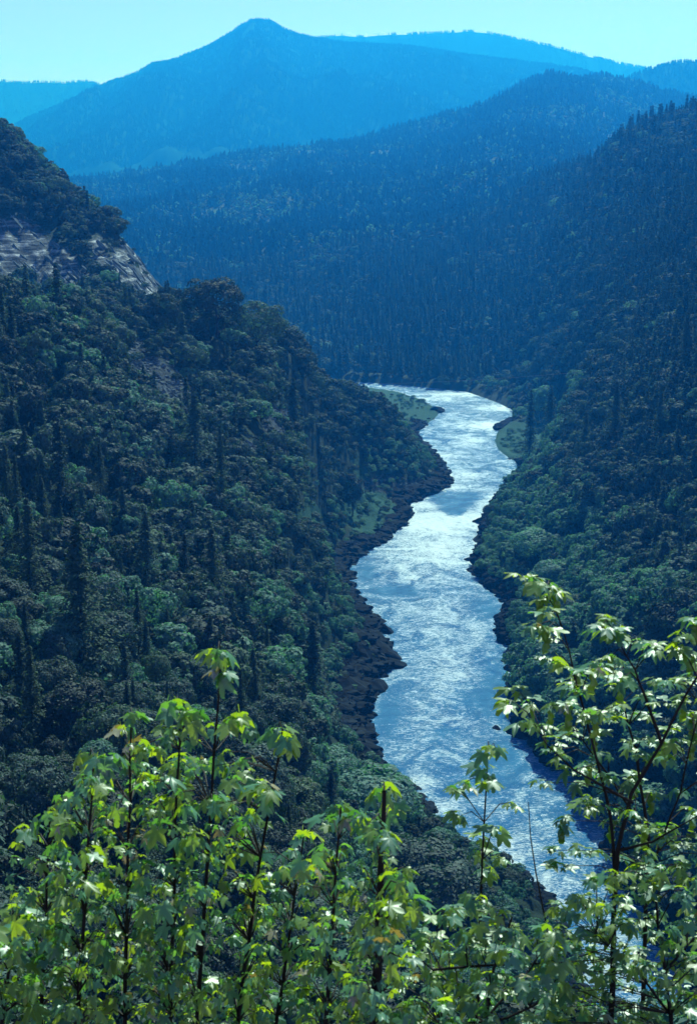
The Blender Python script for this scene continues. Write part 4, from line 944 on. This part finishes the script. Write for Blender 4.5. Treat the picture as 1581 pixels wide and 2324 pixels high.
# the dense thicket at the left: every stem its own sapling
topL = outl([(-40,1960),(30,1900),(60,1850),(110,1835),(170,1760),(230,1720),(290,1690),(400,1650),(470,1700),(560,1700),(600,1830),(660,1960),(720,1900),(800,1890),(860,1850),(920,1960),(980,2080),(1100,2060)])
LS = [
 ('maple sapling with drooping leaves at the far left edge', -10, 2480, 40, 2050, 5.6, [(30,2060,4),(60,2090,4),(10,2230,5)], (-60, 90)),
 ('maple sapling with the lowest rounded top at the left', 90, 2480, 115, 1850, 6.2, [(110,1850,5),(60,1880,4),(160,1870,5),(130,1990,4)], (40, 170)),
 ('maple sapling with a wide drooping crown at the left', 170, 2480, 215, 1715, 5.6, [(205,1715,7),(235,1725,6),(190,1760,5)], (130, 250)),
 ('maple sapling with orange young leaves at its tip', 280, 2480, 300, 1625, 6.0, [(300,1625,5),(280,1650,4),(315,1690,5),(300,1740,5)], (240, 330)),
 ('maple sapling with pale drooping top left of the tallest stem', 380, 2480, 410, 1600, 6.0, [(400,1600,6),(430,1625,6),(375,1650,5),(415,1720,5)], (330, 430)),
 ('tallest left maple sapling, its single tuft above the rest', 440, 2480, 503, 1475, 6.0, [(495,1478,6),(515,1495,5),(510,1530,5),(530,1630,7),(560,1650,5),(490,1650,4)], (420, 500)),
 ('maple sapling leaning right with a white edged top leaf', 520, 2480, 640, 1655, 6.2, [(630,1655,6),(655,1680,5),(600,1790,7),(580,1775,6)], (490, 600)),
 ('maple sapling in the middle of the thicket', 610, 2480, 690, 1900, 6.4, [(690,1900,5),(660,1930,4),(740,1930,5)], (590, 720)),
 ('maple sapling with a wide drooping leaf umbrella beside the thick trunk', 730, 2480, 775, 1830, 5.6, [(770,1835,7),(800,1850,6),(830,1870,4),(750,1860,5)], (700, 800)),
 ('maple sapling with the thick dark trunk in the middle', 845, 2480, 872, 1795, 5.2, [(870,1795,5),(890,1830,4),(880,1890,5),(900,1990,6),(930,2040,6)], (800, 930)),
]
colsL = {3: (.45, .86)}
for i_, (lab, xb, yb, xt, yt, Y_, cl, (x0, x1)) in enumerate(LS):
    midp = [(xb, yb), (xb + (xt - xb) * .25, yb + (yt - yb) * .3), (xb + (xt - xb) * .6, yb + (yt - yb) * .65), (xt, yt)]
    more = sprinkle(x0, x1, lambda v: max(topL(v), yt + 30), 2360, 27, [3, 4, 5], .56)
    maple(lab, [midp], cl + [(a, b, c, rnd.uniform(.48, .92)) for a, b, c in more], Y_, .074 if i_ % 2 else .082, .8, col=colsL.get(i_, (.50, .985)), rad=.028 if i_ == 9 else .013, depth=.8)
# the thin one over the river
maple('slender lone maple sapling standing before the river', [[(1075,2480),(1088,2150),(1095,1950),(1108,1700)]],
      [(1108,1697,5),(1128,1705,3),(1095,1742,4),(1108,1775,4),(1050,1778,4),(1025,1790,3),(1158,1820,4),(1128,1880,4),(1100,1900,4),(1085,1935,4),(1132,1945,4),(1100,1975,4),(1045,1850,3),(1070,2040,4),(1110,2070,4)], 7.0, .076, .5, col=(.35, .97), rad=.011)
# the young tree at the right
topR = outl([(1130,1700),(1190,1640),(1240,1560),(1300,1500),(1350,1470),(1400,1430),(1480,1450),(1540,1430),(1600,1400)])
stR = [[(1375,2480),(1388,2250),(1392,2050),(1400,1930),(1432,1800),(1500,1685),(1560,1570),(1620,1470)],
       [(1395,2020),(1385,1850),(1345,1700),(1315,1580),(1290,1480),(1250,1340)], [(1432,1820),(1380,1790),(1300,1745),(1240,1690)], [(1400,1930),(1480,1910),(1581,1850)],
       [(1390,2180),(1250,2180),(1060,2195),(1000,2190)], [(1500,1685),(1470,1600),(1440,1520),(1390,1430)], [(1388,2230),(1480,2120),(1600,2060)]]
clR = [(1190,1312,4),(1215,1320,4),(1240,1330,5),(1265,1340,4),(1225,1360,4),(1245,1385,3),(1215,1420,4),(1240,1425,4),(1250,1445,3),(1375,1400,5),(1360,1420,4),(1385,1435,5),(1405,1425,4),(1440,1455,4),(1475,1462,5),(1500,1475,4),(1575,1405,5),(1550,1440,5),(1530,1470,4),(1565,1480,4),
       (1250,1500,5),(1275,1512,4),(1310,1525,4),(1345,1520,4),(1385,1490,4),(1175,1565,6),(1160,1590,5),(1205,1595,4),(1190,1640,4),(1225,1652,4),(1300,1560,4),(1290,1600,4),(1320,1625,4),(1410,1540,4),(1400,1600,4)]
maple('young maple tree with branching dark trunk at the right edge', stR[:4] + [stR[5]], clR[:], 6.6, .070, .35, group=None, col=(.40, .99), rad=.017, catk=.25, depth=.5)
fill1 = sprinkle(1240, 1620, lambda v: max(topR(v) + 30, 1490), 1960, 42, [3, 4, 4, 5], .78)
maple('leafy right hand maple stem just behind the branching trunk', [[(1450,2480),(1462,2100),(1470,1900),(1440,1700),(1400,1540)], [(1466,2000),(1540,1800),(1590,1600)], [(1470,1900),(1380,1760),(1290,1640)]], fill1, 7.0, .064, .35, group=None, col=(.42, .99), rad=.014, catk=.2, depth=.6)
fill2 = sprinkle(1250, 1620, lambda v: 1960 + max(0, (1400 - v)) * .5, 2360, 36, [3, 4, 5], .85)
maple('low bushy maple filling the lower right corner', [[(1530,2480),(1520,2300),(1500,2150),(1480,2000)], [(1520,2300),(1440,2200),(1350,2120)], [(1510,2200),(1580,2120)]], fill2, 6.4, .064, .45, group=None, col=(.5, .99), rad=.014, depth=.7)
fill3 = sprinkle(930, 1270, lambda v: outl([(930,2060),(1000,2070),(1080,2020),(1150,2060),(1250,2100),(1300,2120)])(v), 2360, 37, [3, 4, 5], .80)
maple('low maple with criss cross twigs at the bottom middle', [[(1110,2500),(1100,2330),(1120,2200),(1160,2080)], [(1100,2330),(1010,2220),(960,2120)], [(1110,2300),(1200,2200),(1250,2130)], [(980,2200),(1100,2190),(1250,2185),(1380,2175)], [(1000,2330),(1150,2310),(1300,2240),(1500,2330)]], fill3, 6.0, .062, .55, group=None, col=(.5, .99), rad=.013, depth=.7)
tag(link('bare_twig', tube_mesh('bare_twig', [tuple(pt(a, b, 6.6)) for a, b in [(1290,2480),(1270,2250),(1235,2080),(1215,1980),(1203,1900),(1198,1820)]], [.006, .006, .005, .004, .003, .002], 5, M_barkl)), 'bare thin twig rising over the shaded water', 'twig')

# ------------------------------------------------------------------ the blue air
hz_v = np.array([(a, b, c) for a in (-9500, 9500) for b in (-60, 14500) for c in (-4.0, 1420)], float)
hz_f = np.array([(0, 1, 3, 2), (4, 6, 7, 5), (0, 4, 5, 1), (2, 3, 7, 6), (0, 2, 6, 4), (1, 5, 7, 3)])
mh, ns, ls = nmat('blue_air')
vp = N(ns, 'ShaderNodeVolumePrincipled'); vp.inputs['Color'].default_value = (0.012, 0.25, 0.98, 1); vp.inputs['Absorption Color'].default_value = (0.60, 1, 1, 1)
vp.inputs['Density'].default_value = 0.000185; vp.inputs['Anisotropy'].default_value = 0.38
om = N(ns, 'ShaderNodeOutputMaterial'); ls.new(vp.outputs[0], om.inputs['Volume'])
hz = link('haze', mesh_np('haze', hz_v, hz_f, (mh,))); tag(hz, 'blue haze filling the valley air', kind='stuff')
print('trees', n, 'indiv', int(indiv.sum()), 'shrubs', nsb, 'objects', len(bpy.data.objects))
